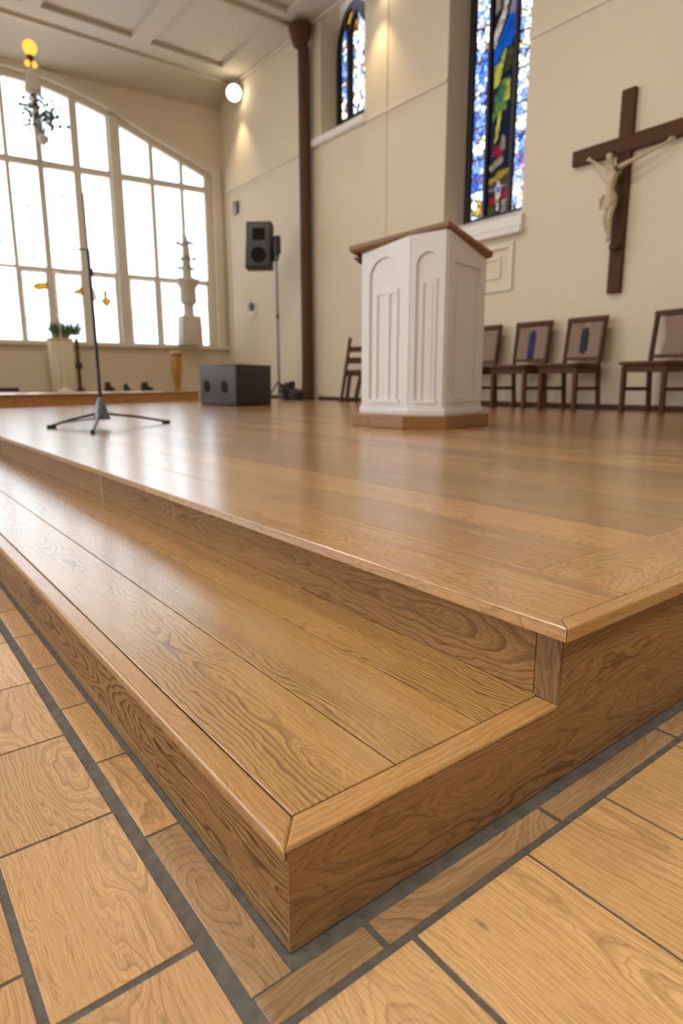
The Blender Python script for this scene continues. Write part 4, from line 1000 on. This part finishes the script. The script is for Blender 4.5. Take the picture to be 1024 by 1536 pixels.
mb = MB(); mb.prism([(5.60, 7.26), (5.64, 7.22), (5.84, 6.86), (5.78, 6.83)], P+0.002, P+0.03, M['darkwood']); mb.build('foot_bar', lc)

# ------------------------------------------------------------------ daylight, added fill lights
WLO, WHI = 0.36, 3.9
wd = bpy.data.worlds.new('World'); SC.world = wd; wd.use_nodes = True
wt = wd.node_tree; bg = wt.nodes['Background']
tc = wt.nodes.new('ShaderNodeTexCoord'); sx_ = wt.nodes.new('ShaderNodeSeparateXYZ'); wt.links.new(tc.outputs['Generated'], sx_.inputs[0])
mr = wt.nodes.new('ShaderNodeMapRange'); wt.links.new(sx_.outputs[1], mr.inputs[0])
for i, q in enumerate((-0.3, 0.6, WLO, WHI)): mr.inputs[i+1].default_value = q
cm = wt.nodes.new('ShaderNodeMix'); cm.data_type = 'RGBA'; m2_ = wt.nodes.new('ShaderNodeMapRange'); wt.links.new(sx_.outputs[1], m2_.inputs[0])
m2_.inputs[1].default_value = -0.3; m2_.inputs[2].default_value = 0.6; wt.links.new(m2_.outputs[0], cm.inputs[0])
cm.inputs[6].default_value = (1.0, 0.90, 0.76, 1); cm.inputs[7].default_value = (0.82, 0.90, 1.0, 1); wt.links.new(cm.outputs[2], bg.inputs[0])
wt.links.new(mr.outputs[0], bg.inputs[1])
def area(name, loc, rot, sx, sy_, e, col):
    l = bpy.data.lights.new(name, 'AREA'); l.shape = 'RECTANGLE'; l.size = sx; l.size_y = sy_; l.energy = e; l.color = col
    o = bpy.data.objects.new(name, l); COL.objects.link(o); o.location = loc; o.rotation_euler = rot; return o
# unseen area fills added under the ceiling to brighten the room
for i, (x, y) in enumerate(((2.0, 7.0), (2.0, 3.0), (-1.5, 0.5))):
    area('ceiling_fill', (x, y, P+CZ-0.12), (0, 0, 0), 0.6, 0.6, 70, (1.0, 0.85, 0.66))

ld = bpy.data.lights.new('foreground_fill', 'SPOT'); ld.energy = 330; ld.color = (1.0, 0.89, 0.74); ld.spot_size = math.radians(62); ld.spot_blend = 1.0; ld.shadow_soft_size = 0.45  # added fill spot, no fixture: brightens the step corner and nearby floor
o = bpy.data.objects.new('foreground_fill', ld); COL.objects.link(o); o.location = (-0.7, -1.4, P+3.1)
o.rotation_euler = (Vector((0.35, 0.35, 0.1))-Vector(o.location)).to_track_quat('-Z', 'Y').to_euler()

# ------------------------------------------------------------------ camera
yaw, pit, rol = math.radians(52.3047), math.radians(11.6494), math.radians(-0.1098)
fw = Vector((math.cos(yaw)*math.cos(pit), math.sin(yaw)*math.cos(pit), -math.sin(pit)))
rt = Vector((math.sin(yaw), -math.cos(yaw), 0)); up = rt.cross(fw)
r2 = rt*math.cos(rol)+up*math.sin(rol); u2 = -rt*math.sin(rol)+up*math.cos(rol)
cd = bpy.data.cameras.new('camera'); cam = bpy.data.objects.new('camera', cd); COL.objects.link(cam)
m = Matrix((r2, u2, -fw)).transposed().to_4x4(); m.translation = Vector((-0.2485, -0.3995, 0.4982)); cam.matrix_world = m
cd.sensor_fit = 'VERTICAL'; cd.sensor_height = 36.0; cd.lens = 941.364/1536*36; cd.clip_start = 0.02
cd.dof.use_dof = True; cd.dof.focus_distance = 0.78; cd.dof.aperture_fstop = 5.0
SC.camera = cam
vs_ = SC.view_settings; vs_.view_transform = 'Standard'; vs_.look = 'None'; vs_.gamma = 1; vs_.use_curve_mapping = False; vs_.exposure = 0.0
